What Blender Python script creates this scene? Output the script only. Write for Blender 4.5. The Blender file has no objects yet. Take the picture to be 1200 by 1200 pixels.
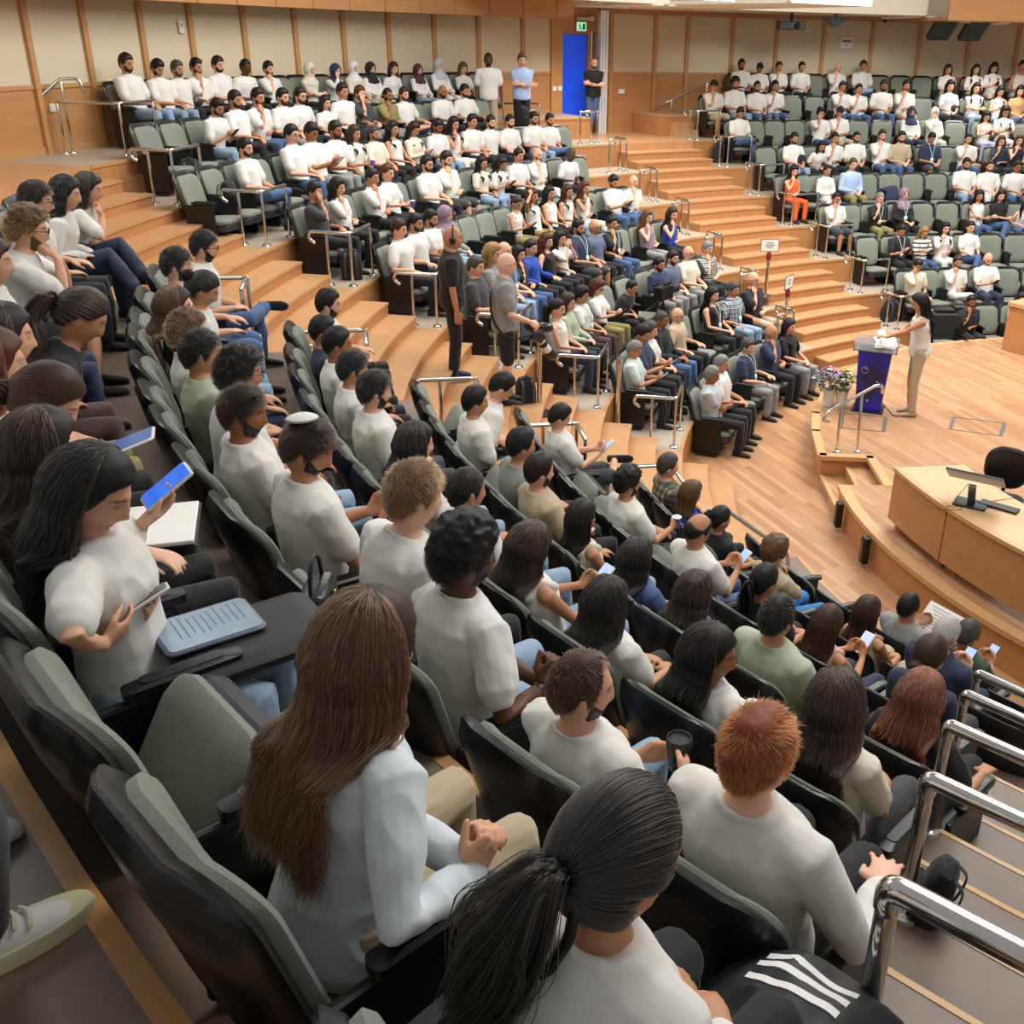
import bpy, math, random
import numpy as np
from mathutils import Vector, Matrix
random.seed(7); rng = np.random.default_rng(7)
C = bpy.context.scene.collection
PI = math.pi
# ------------------------------------------------------------------ camera, world, lights, exposure
sc = bpy.context.scene
cam = bpy.data.cameras.new('camera'); camo = bpy.data.objects.new('camera', cam); C.objects.link(camo)
_F = Vector((0.0, 0.91247519, -0.40913205)); _U = Vector((-0.02324018, 0.40902155, 0.91222874)); _X = Vector((0.99972991, 0.0095083, 0.02120609))
camo.matrix_world = Matrix(((_X.x, _U.x, -_F.x, 0.0), (_X.y, _U.y, -_F.y, 0.0), (_X.z, _U.z, -_F.z, 5.04145), (0, 0, 0, 1)))
cam.sensor_width = 36.0; cam.lens = 1182.85 * 36 / 1200
cam.shift_x = -(699.13 - 600) / 1200; cam.shift_y = -(600 - 573.467) / 1200
cam.clip_start = 0.05; cam.clip_end = 200
sc.camera = camo
w = bpy.data.worlds.new('hall_ambient'); sc.world = w; w.use_nodes = True
w.node_tree.nodes['Background'].inputs[0].default_value = (1.0, 0.985, 0.965, 1); w.node_tree.nodes['Background'].inputs[1].default_value = 0.32
def area(name, loc, size, energy, col=(1, .98, .95), sy=None, rot=(0, 0, 0)):
    l = bpy.data.lights.new(name, 'AREA'); l.energy = energy; l.color = col; l.size = size
    if sy: l.shape = 'RECTANGLE'; l.size_y = sy
    o = bpy.data.objects.new(name, l); o.location = loc; o.rotation_euler = rot; C.objects.link(o); return o
area('fill_area_stage', (6.5, 12.0, 9.0), 5.0, 520)  # unseen area lights, added to stand in for the hall's ceiling lamps
area('fill_area_near', (2.2, 4.5, 8.2), 3.0, 230)
area('fill_area_centre', (-1.5, 14.0, 7.6), 4.5, 400)
area('fill_area_far', (6.0, 16.5, 7.6), 5.0, 640)
area('fill_area_rear', (-4.5, 7.0, 7.8), 3.0, 110)
sc.view_settings.view_transform = 'Standard'; sc.view_settings.look = 'None'; sc.view_settings.gamma = 1.0; sc.view_settings.use_curve_mapping = False
sc.view_settings.exposure = 0.2
try:
    sc.cycles.use_denoising = True; sc.cycles.max_bounces = 6; sc.cycles.diffuse_bounces = 3; sc.cycles.glossy_bounces = 3; sc.cycles.transparent_max_bounces = 6
    sc.cycles.caustics_reflective = False; sc.cycles.caustics_refractive = False
except Exception: pass
# ------------------------------------------------------------------ hall layout: tiers are rings about a centre on the stage
O = np.array([8.47482, 10.46468]); OA = np.array([8.26225, 10.61519])
RF = dict(zip(range(1, 10), [14.711, 13.61, 12.532, 11.479, 10.45, 9.445, 8.464, 7.507, 6.575]))
ZB = dict(zip(range(1, 10), [3.512, 3.087, 2.658, 2.225, 1.788, 1.347, 0.902, 0.453, 0.0]))
RA = dict(zip(range(2, 10), [13.0, 11.925, 10.986, 10.046, 9.106, 8.167, 7.227, 6.288]))
ZA = dict(zip(range(2, 10), [3.51, 3.033, 2.556, 2.079, 1.602, 1.125, 0.648, 0.172]))
RWALL = 15.95
def pol(R, th, o=O): t = math.radians(th); return (o[0] + R * math.cos(t), o[1] + R * math.sin(t))
def row_geo(b, r): return (OA, RA[r], ZA[r]) if b == 'A' else (O, RF[r], ZB[r])
# ------------------------------------------------------------------ materials
def lin(h):
    h = h.lstrip('#'); v = [int(h[i:i + 2], 16) / 255 for i in (0, 2, 4)]
    return tuple((c / 12.92 if c <= .04045 else ((c + .055) / 1.055) ** 2.4) for c in v) + (1,)
MATS = {}
def mat(name, col, rough=.6, metal=0, spec=.5, noise=None, bump=None, coat=0, trans=0, emit=None, alpha=1, sheen=0):
    """noise=(scale, darker mix, (sx,sy,sz)); bump=(scale, strength, (sx,sy,sz))"""
    if name in MATS: return MATS[name]
    m = bpy.data.materials.new(name); m.use_nodes = True; nt = m.node_tree; b = nt.nodes['Principled BSDF']
    c = lin(col) if isinstance(col, str) else col
    b.inputs['Base Color'].default_value = c; b.inputs['Roughness'].default_value = rough; b.inputs['Metallic'].default_value = metal
    b.inputs['Specular IOR Level'].default_value = spec; b.inputs['Coat Weight'].default_value = coat
    b.inputs['Transmission Weight'].default_value = trans; b.inputs['Alpha'].default_value = alpha; b.inputs['Sheen Weight'].default_value = sheen
    if emit: b.inputs['Emission Color'].default_value = c; b.inputs['Emission Strength'].default_value = emit
    def tex(scale, st, detail=3):
        tc = nt.nodes.new('ShaderNodeTexCoord'); mp = nt.nodes.new('ShaderNodeMapping'); mp.inputs['Scale'].default_value = st
        n = nt.nodes.new('ShaderNodeTexNoise'); n.inputs['Scale'].default_value = scale; n.inputs['Detail'].default_value = detail
        nt.links.new(tc.outputs['Object'], mp.inputs[0]); nt.links.new(mp.outputs[0], n.inputs[0]); return n
    if noise:
        n = tex(noise[0], noise[2]); r = nt.nodes.new('ShaderNodeValToRGB'); r.color_ramp.elements[0].position = .3; r.color_ramp.elements[1].position = .7
        k = noise[1]; r.color_ramp.elements[0].color = (c[0] * k, c[1] * k, c[2] * k, 1); r.color_ramp.elements[1].color = c
        nt.links.new(n.outputs[0], r.inputs[0]); nt.links.new(r.outputs[0], b.inputs['Base Color'])
    if bump:
        n = tex(bump[0], bump[2]); bp = nt.nodes.new('ShaderNodeBump'); bp.inputs['Strength'].default_value = bump[1]; bp.inputs['Distance'].default_value = .01
        nt.links.new(n.outputs[0], bp.inputs['Height']); nt.links.new(bp.outputs[0], b.inputs['Normal'])
    MATS[name] = m; return m
def planks(name, c1, c2, cm, rot, bw=.9, rh=.09, rough=.32):
    m = mat(name, c1, rough, spec=.4); nt = m.node_tree; b = nt.nodes['Principled BSDF']
    tc = nt.nodes.new('ShaderNodeTexCoord'); mp = nt.nodes.new('ShaderNodeMapping'); mp.inputs['Rotation'].default_value = (0, 0, rot)
    br = nt.nodes.new('ShaderNodeTexBrick'); br.inputs['Color1'].default_value = lin(c1); br.inputs['Color2'].default_value = lin(c2); br.inputs['Mortar'].default_value = lin(cm)
    br.inputs['Scale'].default_value = 1; br.inputs['Mortar Size'].default_value = .0025; br.inputs['Brick Width'].default_value = bw; br.inputs['Row Height'].default_value = rh; br.offset = .37
    mp2 = nt.nodes.new('ShaderNodeMapping'); mp2.inputs['Rotation'].default_value = (0, 0, rot); mp2.inputs['Scale'].default_value = (1.5, 22, 1)
    n = nt.nodes.new('ShaderNodeTexNoise'); n.inputs['Scale'].default_value = 2.2; n.inputs['Detail'].default_value = 4
    mx = nt.nodes.new('ShaderNodeMixRGB'); mx.blend_type = 'MULTIPLY'; mx.inputs[0].default_value = .28
    nt.links.new(tc.outputs['Object'], mp.inputs[0]); nt.links.new(mp.outputs[0], br.inputs[0]); nt.links.new(tc.outputs['Object'], mp2.inputs[0]); nt.links.new(mp2.outputs[0], n.inputs[0])
    nt.links.new(br.outputs[0], mx.inputs[1]); nt.links.new(n.outputs[0], mx.inputs[2]); nt.links.new(mx.outputs[0], b.inputs['Base Color']); return m
M_floor = planks('parquet', '#cfa27a', '#b07e57', '#96683f', 1.15)
M_stagefloor = planks('stage_parquet', '#cfa37c', '#b5835c', '#96683f', 1.22)
M_tread = planks('tread_wood', '#d2a273', '#c99668', '#b98556', .5, 2.2, .3)
M_wood = mat('maple_veneer', '#bf8a58', .38, noise=(1.4, .86, (1, 1, 9)), spec=.4)
M_riser = mat('riser_veneer', '#b98253', .4, noise=(1.4, .88, (9, 9, 1)), spec=.4)
M_trimwood = mat('wood_trim', '#c2915c', .4, noise=(3, .88, (1, 1, 8)))
M_lightwood = mat('light_maple', '#d0a470', .38, noise=(2, .9, (6, 6, 1)))
M_vinyl = mat('vinyl_floor', '#b3a594', .45, noise=(14, .9, (1, 1, 1)))
M_vinyl_shaded = mat('shaded_vinyl_floor', '#7d6c5d', .42, noise=(9, .85, (1, 1, 1)))  # same vinyl as the other blocks, with the near block's shade in its colour
M_chrome = mat('steel_tube', '#d2cfc9', .14, metal=1)
M_white = mat('white_plastic', '#e8e6e0', .4)
M_black = mat('black_plastic', '#121213', .38)
M_leather = mat('black_leatherette', '#191a1a', .3, bump=(90, .12, (1, 1, 1)), spec=.55)
M_green = mat('green_seat_fabric', '#7f8576', .85, noise=(260, .72, (1, 1, 1)), bump=(300, .25, (1, 1, 1)), sheen=.2)
M_pan = mat('seat_pan_vinyl', '#2b2a31', .42)
M_ceil = mat('ceiling_plaster', '#e6dcc8', .8)
def perforated(name, col):
    m = mat(name, col, .75); nt = m.node_tree; b = nt.nodes['Principled BSDF']
    tc = nt.nodes.new('ShaderNodeTexCoord'); mp = nt.nodes.new('ShaderNodeMapping'); mp.inputs['Scale'].default_value = (9, 9, 13)
    wv = nt.nodes.new('ShaderNodeTexWave'); wv.bands_direction = 'Z'; wv.inputs['Scale'].default_value = 1.0
    r = nt.nodes.new('ShaderNodeValToRGB'); r.color_ramp.elements[0].position = .0; r.color_ramp.elements[1].position = .25
    c = lin(col); r.color_ramp.elements[0].color = (c[0] * .8, c[1] * .8, c[2] * .78, 1); r.color_ramp.elements[1].color = c
    nt.links.new(tc.outputs['Object'], mp.inputs[0]); nt.links.new(mp.outputs[0], wv.inputs[0]); nt.links.new(wv.outputs[0], r.inputs[0]); nt.links.new(r.outputs[0], b.inputs['Base Color']); return m
M_beige = perforated('perforated_panel', '#d6c8ab')
# ------------------------------------------------------------------ mesh helpers
class MB:
    def __init__(s): s.V = []; s.F = []; s.n = 0
    def add(s, V, F):
        V = np.asarray(V, float).reshape(-1, 3); s.V.append(V); k = s.n; s.F += [tuple(i + k for i in f) for f in F]; s.n += len(V); return s
    def verts(s): return np.concatenate(s.V) if s.V else np.zeros((0, 3))
    def rings(s, R, cap=True):
        n = len(R[0]); F = []
        for i in range(len(R) - 1):
            a, b = i * n, (i + 1) * n
            F += [(a + j, a + (j + 1) % n, b + (j + 1) % n, b + j) for j in range(n)]
        if cap: F.append(tuple(range(n - 1, -1, -1))); k = (len(R) - 1) * n; F.append(tuple(k + j for j in range(n)))
        return s.add(np.concatenate([np.asarray(r, float) for r in R]), F)
    def box(s, c, d, rz=0, M=None):
        x, y, z = [q / 2 for q in d]
        V = np.array([(-x, -y, -z), (x, -y, -z), (x, y, -z), (-x, y, -z), (-x, -y, z), (x, -y, z), (x, y, z), (-x, y, z)])
        if M is not None: V = V @ np.asarray(M).T
        if rz: cz, sz = math.cos(rz), math.sin(rz); V = V @ np.array([[cz, sz, 0], [-sz, cz, 0], [0, 0, 1]])
        return s.add(V + np.array(c), [(0, 3, 2, 1), (4, 5, 6, 7), (0, 1, 5, 4), (1, 2, 6, 5), (2, 3, 7, 6), (3, 0, 4, 7)])
    def tube(s, P, r, n=10, round_caps=True, flat=None):
        """closed tube along P; r scalar or list; flat=(ratio) squashes along the second frame axis"""
        P = np.asarray(P, float); m = len(P); r = np.full(m, r, float) if np.isscalar(r) else np.asarray(r, float)
        T = np.gradient(P, axis=0) if m > 2 else np.tile(P[-1] - P[0], (m, 1)); T /= np.linalg.norm(T, axis=1)[:, None] + 1e-12
        u = np.cross(T[0], (0, 0, 1.)); u = np.cross(T[0], (1., 0, 0)) if np.linalg.norm(u) < .2 else u; u /= np.linalg.norm(u)
        a = np.linspace(0, 2 * PI, n, endpoint=False); R = []
        def ring(c, t, u, rr):
            v = np.cross(t, u); return c + rr * (np.outer(np.cos(a), u) + np.outer(np.sin(a), v) * (flat or 1))
        fr = []
        for i in range(m):
            u = u - T[i] * (u @ T[i]); u /= np.linalg.norm(u); fr.append(u.copy())
        if round_caps:
            for k in (80, 50): q = math.radians(k); R.append(ring(P[0] - T[0] * r[0] * math.sin(q) , T[0], fr[0], r[0] * math.cos(q)))
        for i in range(m): R.append(ring(P[i], T[i], fr[i], r[i]))
        if round_caps:
            for k in (50, 80): q = math.radians(k); R.append(ring(P[-1] + T[-1] * r[-1] * math.sin(q), T[-1], fr[-1], r[-1] * math.cos(q)))
        return s.rings(R)
    def ell(s, c, r, M=None, nu=12, nv=8):
        R = []
        for i in range(nv):
            t = PI * (i + .5) / nv; a = np.linspace(0, 2 * PI, nu, endpoint=False)
            q = np.stack([r[0] * math.sin(t) * np.cos(a), r[1] * math.sin(t) * np.sin(a), np.full(nu, -r[2] * math.cos(t))], 1)
            if M is not None: q = q @ np.asarray(M).T
            R.append(q + np.array(c))
        return s.rings(R)
    def lathe(s, prof, c=(0, 0, 0), n=24):
        a = np.linspace(0, 2 * PI, n, endpoint=False)
        return s.rings([np.stack([c[0] + r * np.cos(a), c[1] + r * np.sin(a), np.full(n, c[2] + z)], 1) for r, z in prof])
    def slab(s, w, h, t, r, M=None, c=(0, 0, 0), bulge=0, edge=.012, n=6, warp=None):
        """rounded slab lying in x-z, thickness along y (front = +y)"""
        P = []
        for cx, cz, a0 in ((w / 2 - r, h / 2 - r, 0), (-w / 2 + r, h / 2 - r, 90), (-w / 2 + r, -h / 2 + r, 180), (w / 2 - r, -h / 2 + r, 270)):
            for k in range(n): q = math.radians(a0 + 90 * k / (n - 1)); P.append((cx + r * math.cos(q), cz + r * math.sin(q)))
        P = np.array(P); R = []
        for y, ins, bl in ((-t / 2, .55, 0), (-t / 2, edge * 2 / w, 0), (-t / 2 + edge, 0, 0), (t / 2 - edge, 0, 0), (t / 2, edge * 2 / w, 0), (t / 2 + bulge * .6, .3, 0), (t / 2 + bulge, .65, 0), (t / 2 + bulge, .9, 0)):
            q = P * (1 - ins); R.append(np.stack([q[:, 0], np.full(len(q), y), q[:, 1]], 1))
        R = R[::-1]
        if warp: R = [warp(x) for x in R]
        if M is not None: R = [x @ np.asarray(M).T for x in R]
        return s.rings([x + np.array(c) for x in R])
    def prism(s, poly, z0, z1):
        n = len(poly); V = [(x, y, z0) for x, y in poly] + [(x, y, z1) for x, y in poly]
        return s.add(V, [tuple(range(n - 1, -1, -1)), tuple(range(n, 2 * n))] + [(i, (i + 1) % n, n + (i + 1) % n, n + i) for i in range(n)])
    def arc(s, o, R0, R1, t0, t1, z0, z1, step=1.5):
        k = max(2, int(abs(t1 - t0) / step) + 1); T = np.linspace(t0, t1, k)
        f = lambda v, t: v(t) if callable(v) else v
        V = []
        for t in T:
            a, b = math.cos(math.radians(t)), math.sin(math.radians(t))
            for R, z in ((f(R0, t), f(z0, t)), (f(R1, t), f(z0, t)), (f(R1, t), f(z1, t)), (f(R0, t), f(z1, t))): V.append((o[0] + R * a, o[1] + R * b, z))
        F = []
        for i in range(k - 1):
            p, q = 4 * i, 4 * i + 4; F += [(p + j, q + j, q + (j + 1) % 4, p + (j + 1) % 4) for j in range(4)]
        F += [(3, 2, 1, 0), (4 * k - 4, 4 * k - 3, 4 * k - 2, 4 * k - 1)]
        return s.add(V, F)
    def mesh(s, name, smooth=False):
        me = bpy.data.meshes.new(name); me.from_pydata(s.verts().tolist(), [], s.F); me.update()
        if smooth: me.polygons.foreach_set('use_smooth', np.ones(len(me.polygons), bool))
        return me
    def build(s, name, m, parent=None, smooth=False, bevel=0, fix=True):
        me = s.mesh(name, smooth)
        if fix:
            import bmesh
            bm = bmesh.new(); bm.from_mesh(me); bmesh.ops.recalc_face_normals(bm, faces=bm.faces); bm.to_mesh(me); bm.free()
        for q in (m if isinstance(m, (list, tuple)) else [m]): me.materials.append(q)
        o = bpy.data.objects.new(name, me); C.objects.link(o)
        if parent: o.parent = parent
        if smooth and not bevel:
            try: me.set_sharp_from_angle(angle=math.radians(42))
            except Exception: pass
        if bevel:
            b = o.modifiers.new('edge', 'BEVEL'); b.width = bevel; b.segments = 2; b.limit_method = 'ANGLE'
        return o
def tag(o, label, cat, group=None):
    o['label'] = label; o['category'] = cat
    if group: o['group'] = group
    return o
def empty(name, loc=(0, 0, 0), rz=0, label=None, cat=None, group=None):
    o = bpy.data.objects.new(name, None); o.empty_display_size = .1; o.location = loc; o.rotation_euler = (0, 0, rz); C.objects.link(o)
    if label: tag(o, label, cat, group)
    return o
def struct(mb, name, m, **k):
    o = mb.build(name, m, **k); o['kind'] = 'structure'; return o
ORD = 'first second third fourth fifth sixth seventh eighth ninth tenth eleventh twelfth thirteenth fourteenth fifteenth sixteenth seventeenth eighteenth nineteenth twentieth twenty-first twenty-second twenty-third twenty-fourth twenty-fifth twenty-sixth twenty-seventh twenty-eighth twenty-ninth thirtieth'.split()
ROWN = {1: 'ninth row', 2: 'eighth row', 3: 'seventh row', 4: 'sixth row', 5: 'fifth row', 6: 'fourth row', 7: 'third row', 8: 'second row', 9: 'front row'}
BLK = {'A': 'near block', 'B': 'centre block', 'C': 'far block'}
# ------------------------------------------------------------------ structure
dg = lambda x: math.degrees(math.asin(max(-1, min(1, x))))
edgeBl = lambda R: 171.93 + dg(.079 / R)
edgeBr = lambda R: 122.17 + dg(1.15 / R)
edgeCl = lambda R: 122.17 - dg(.716 / R)
edgeAl = lambda R: 192.3
edgeAr = lambda R: float(np.interp(R, [6.3, 7.27, 8.2, 9.15, 10.05, 10.99, 11.96, 12.9], [217.6, 220.4, 223.0, 225.2, 226.9, 228.5, 229.9, 231.0]))
def sector(mb, o, R0, R1, f0, f1, z0, z1, step=1.6):
    k = max(2, int(abs(f1(R0) - f0(R0)) / step) + 1); V = []
    for i in range(k):
        u = i / (k - 1)
        for R, z in ((R0, z0), (R1, z0), (R1, z1), (R0, z1)):
            t = math.radians(f0(R) + u * (f1(R) - f0(R))); V.append((o[0] + R * math.cos(t), o[1] + R * math.sin(t), z))
    F = []
    for i in range(k - 1):
        p, q = 4 * i, 4 * i + 4; F += [(p + j, q + j, q + (j + 1) % 4, p + (j + 1) % 4) for j in range(4)]
    F += [(3, 2, 1, 0), (4 * k - 4, 4 * k - 3, 4 * k - 2, 4 * k - 1)]
    return mb.add(V, F)
mb = MB(); mb.lathe([(.01, -.06), (9.6, -.06), (9.6, 0), (.01, 0)], (O[0], O[1], 0), 96); struct(mb, 'floor', M_floor)
def tiers(b, f0, f1, topmat, rows):
    for r in rows:
        o, R0, z = row_geo(b, r)
        R1 = row_geo(b, r - 1)[1] if (r - 1) in (RA if b == 'A' else RF) else (RWALL + .1 if b != 'A' else R0 + 1.7)
        if z < .01: continue
        mb = MB(); sector(mb, o, R0, R1 + (.02 if r > 1 else 0), f0, f1, -.02, z - .012); struct(mb, 'floor_tier_base', M_riser)
        mb = MB(); sector(mb, o, R0, R1, f0, f1, z - .012, z); struct(mb, 'floor_tier', topmat)
        mb = MB(); sector(mb, o, R0 - .012, R0 + .035, f0, f1, z - .035, z + .003); struct(mb, 'trim_tier_nosing', M_trimwood)
tiers('B', edgeBr, edgeBl, M_vinyl, range(1, 9))
tiers('C', lambda R: 76.0, edgeCl, M_vinyl, range(1, 9))
tiers('A', edgeAl, edgeAr, M_vinyl_shaded, range(2, 10))
def stairs(f0, f1, o, RR, ZZ, rows, n, m, rm, lower=None):
    for r in rows:
        if r - 1 not in RR: continue
        R0, R1, z0, z1 = RR[r], RR[r - 1], ZZ[r], ZZ[r - 1]
        for k in range(n):
            a, b, z = R0 + (R1 - R0) * k / n, R0 + (R1 - R0) * (k + 1) / n, z0 + (z1 - z0) * k / n
            if z < .01: continue
            mb = MB(); sector(mb, o, a, b + .03, f0, f1, -.02, z - .03); struct(mb, 'stair_riser', rm)
            mb = MB(); sector(mb, o, a - .015, b + .01, f0, f1, z - .03, z); struct(mb, 'stair_tread', m)
stairs(edgeBl, edgeAl, O, RF, ZB, range(2, 10), 3, M_tread, M_riser)
stairs(edgeCl, edgeBr, O, RF, ZB, range(3, 10), 3, M_tread, M_riser)
mb = MB(); sector(mb, O, RF[2] - .015, RWALL, edgeCl, edgeBr, -.02, ZB[2]); struct(mb, 'floor_landing', M_tread)
mb = MB(); sector(mb, O, RF[1], RWALL + .6, edgeBl, lambda R: 182., -.02, ZB[1]); struct(mb, 'floor_landing', M_tread)
for k in range(3):          # small flight beside the far block up to its back row
    mb = MB(); sector(mb, O, RF[2] + .75 + .22 * k, RF[2] + .97 + .22 * k + (1.0 if k == 2 else .02), lambda R: 116.6, lambda R: 118.6, ZB[2] - .1, ZB[2] + .142 * (k + 1)); struct(mb, 'stair_tread', M_tread)
edgeAr2 = lambda R: edgeAr(R) + 11
stairs(edgeAr, edgeAr2, OA, RA, ZA, range(3, 10), 2, M_vinyl_shaded, M_vinyl_shaded)
for r in range(3, 10):
    for k in range(2):
        R = RA[r] + (RA[r - 1] - RA[r]) * k / 2; z = ZA[r] + (ZA[r - 1] - ZA[r]) * k / 2
        mb = MB(); sector(mb, OA, R - .018, R + .004, edgeAr, edgeAr2, z - .03, z + .003); struct(mb, 'trim_step_nosing', M_lightwood)
# walls: wood wainscot, perforated panels above, vertical wood trims
def wall(name, t0, t1, z0, z1, m, R=RWALL, th=.2): mb = MB(); mb.arc(O, R, R + th, t0, t1, z0, z1, 1.9); return struct(mb, name, m)
ZW = 4.31
wall('wall_left_wainscot', 127.3, 186, 2.9, ZW, M_wood); wall('wall_left_panels', 127.3, 186, ZW, 6.4, M_beige)
wall('wall_right_wainscot', 76, 123.0, 2.9, ZW, M_wood); wall('wall_right_panels', 76, 123.0, ZW, 6.6, M_beige)
wall('trim_left_rail', 127.3, 186, ZW - .02, ZW + .03, M_trimwood, RWALL - .02, .05); wall('trim_right_rail', 76, 123.0, ZW - .02, ZW + .03, M_trimwood, RWALL - .02, .05)
wall('baseboard_left', 127.3, 180, ZB[1], ZB[1] + .09, M_trimwood, RWALL - .02, .05); wall('baseboard_right', 76, 117, ZB[1], ZB[1] + .08, M_trimwood, RWALL - .02, .05)
wall('baseboard_door', 117, 122.6, ZB[2], ZB[2] + .07, M_trimwood, RWALL - .02, .05)
def vtrim(t, z0=2.95, z1=5.5, wd=.09): mb = MB(); x, y = pol(RWALL - .02, t); mb.box((x, y, (z0 + z1) / 2), (.06, wd, z1 - z0), math.radians(t)); struct(mb, 'trim_vertical', M_trimwood)
for t in [172.5, 168.75, 165.0, 161.08, 157.51, 153.48, 149.44, 145.51, 141.7, 137.75, 133.83, 129.84]: vtrim(t)
for t in [121.75, 117.68, 114.72, 110.57, 106.51, 102.26, 97.91, 93.71, 89.41, 85.3, 81.2]: vtrim(t, z1=5.7)
for t in (127.0, 126.55): vtrim(t, 2.95, 5.4, .16)                      # pier beside the door
wall('wall_door_return', 122.9, 127.4, 2.9, 6.4, M_wood, RWALL + .3, .1)
mb = MB(); mb.arc(O, RWALL + .12, RWALL + .2, 123.75, 126.2, ZB[2], 5.07, 1); o = struct(mb, 'door_1', mat('blue_lit_doorway', '#1f4fe6', .35, emit=.35))  # blue light of the opening is put into this panel's colour and glow
mb = MB(); mb.arc(O, RWALL + .05, RWALL + .2, 126.2, 126.5, ZB[2], 5.12, 1); mb.arc(O, RWALL + .05, RWALL + .2, 123.4, 123.72, ZB[2], 5.12, 1); mb.arc(O, RWALL + .05, RWALL + .2, 123.4, 126.5, 5.08, 5.14, 1); struct(mb, 'trim_door_frame', M_trimwood)
mb = MB(); mb.arc(O, RWALL - .02, RWALL + .28, 123.0, 126.6, 5.14, 5.6, 1); struct(mb, 'wall_over_door', M_wood)
for k, t in enumerate((122.95, 123.2, 123.45)):
    mb = MB(); x, y = pol(15.6, t); mb.box((x, y, 4.3), (.05, .055, 2.5), math.radians(t)); struct(mb, 'trim_aluminium_column', mat('aluminium_white', '#e4e6ea', .25, metal=.3))
# ceiling
mb = MB(); mb.arc(O, 15.25, RWALL + .1, 126.9, 186, 5.36, 5.75, 1.9); struct(mb, 'ceiling_fascia', M_wood)
for t in np.arange(128.5, 180, 3.1): mb = MB(); x, y = pol(15.24, t); mb.box((x, y, 5.555), (.012, .02, .39), math.radians(t)); struct(mb, 'trim_fascia_joint', M_riser)
mb = MB(); mb.arc(O, 9.3, RWALL + .1, 116, 126.9, 5.6, 5.66, 1.9); mb.arc(O, 9.25, 9.35, 116, 126.9, 5.6, 6.6, 1.9); mb.arc(O, 13.6, RWALL + .1, 97, 116, 5.6, 5.66, 1.9); mb.arc(O, 13.55, 13.65, 97, 116, 5.6, 6.6, 1.9); struct(mb, 'ceiling', M_ceil)
mb = MB(); mb.arc(O, RWALL - .1, RWALL + .05, 97, 122.9, 5.5, 5.6, 1.9); struct(mb, 'trim_ceiling_cove', M_riser)
mb = MB(); mb.arc(O, 12.3, 15.25, 126.9, 138, 5.75, 5.8, 1.9); mb.arc(O, 12.25, 12.35, 126.9, 140, 5.6, 6.6, 1.9); struct(mb, 'ceiling', M_ceil)
mb = MB(); mb.arc(O, 15.2, 15.3, 126.9, 186, 5.75, 6.6, 1.9); struct(mb, 'ceiling_upstand', M_ceil)
mb = MB(); mb.arc(O, 12.5, RWALL + .1, 76, 97, 5.5, 5.56, 1.9); mb.arc(O, 12.45, 12.55, 76, 97, 5.5, 6.4, 1.9); struct(mb, 'ceiling_canopy', M_wood)
M_lamp = mat('lamp_disc', '#fff6e4', .5, emit=7)
def downlight(x, y, z, r=.085, en=110):
    e = empty('downlight', (x, y, z)); tag(e, 'round white recessed downlight glowing in the ceiling above the wall', 'ceiling light', 'downlights in the ceiling')
    m = MB(); m.lathe([(r, -.012), (r + .03, -.012), (r + .03, .02), (r, .02)], n=20); m.build('trim_ring', M_white, e)
    m = MB(); m.lathe([(.004, -.004), (r, -.004), (r, .012), (.004, .012)], n=20); m.build('diffuser', M_lamp, e)
    l = bpy.data.lights.new('downlight_beam', 'SPOT'); l.energy = en; l.spot_size = 2.5; l.spot_blend = .9; l.color = (1, .96, .9); l.shadow_soft_size = .1
    lo = bpy.data.objects.new('downlight_beam', l); lo.location = (x, y, z - .05); C.objects.link(lo)
for p in [(.01, 21.72, 5.58), (.32, 22.14, 5.58), (.89, 19.95, 5.58), (1.19, 20.27, 5.58), (1.56, 17.0, 5.58), (1.83, 17.2, 5.58), (-.31, 21.0, 5.73)]: downlight(*p)
for p in [(7.5, 23.4, 5.48), (7.0, 24.2, 5.58), (8.4, 23.6, 5.48), (9.6, 23.2, 5.48), (8.6, 24.6, 5.48), (5.0, 24.2, 5.58)]: downlight(*p, en=130)
# stage
ST = .4
arcp = [pol(5.68, t) for t in np.arange(178.2, 246, 2.4)]
poly = arcp + [(13.5, 3.5), (15.5, 12), (14, 18.5), (9.2, 18.0), (7.6, 17.35), (6.3, 16.95), (5.2, 16.5), (4.4, 15.75), (3.83, 15.0), (3.3, 14.0), (2.98, 13.1), (2.85, 12.4), (2.77, 11.55), (3.36, 11.52), (3.36, 10.66)]
mb = MB(); mb.prism(poly, -.01, ST - .03); struct(mb, 'stage_front', M_wood)
mb = MB(); mb.prism(poly, ST - .03, ST); struct(mb, 'floor_stage', M_stagefloor)
mb = MB(); mb.arc(O, 5.58, 5.71, 178.3, 246, ST - .05, ST + .004, 2); struct(mb, 'trim_stage_lip', M_lightwood)
edge = poly[len(arcp) + 3:]
mb = MB()
for a, b in zip(edge[:-1], edge[1:]):
    a = np.array(a); b = np.array(b); d = b - a; mb.box(((a[0] + b[0]) / 2, (a[1] + b[1]) / 2, ST - .022), (np.linalg.norm(d) + .06, .11, .054), math.atan2(d[1], d[0]))
struct(mb, 'trim_stage_edge', M_lightwood)
for k, (x0, x1) in enumerate(((2.77, 3.06), (3.06, 3.37))):
    mb = MB(); mb.box(((x0 + x1) / 2, 11.09, ST * (k + 1) / 6), (x1 - x0, .9, ST * (k + 1) / 3)); struct(mb, 'stair_stage', M_stagefloor)
    mb = MB(); mb.box((x0 + .02, 11.09, ST * (k + 1) / 3 - .012), (.05, .9, .032)); struct(mb, 'trim_stage_step', M_lightwood)
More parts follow.
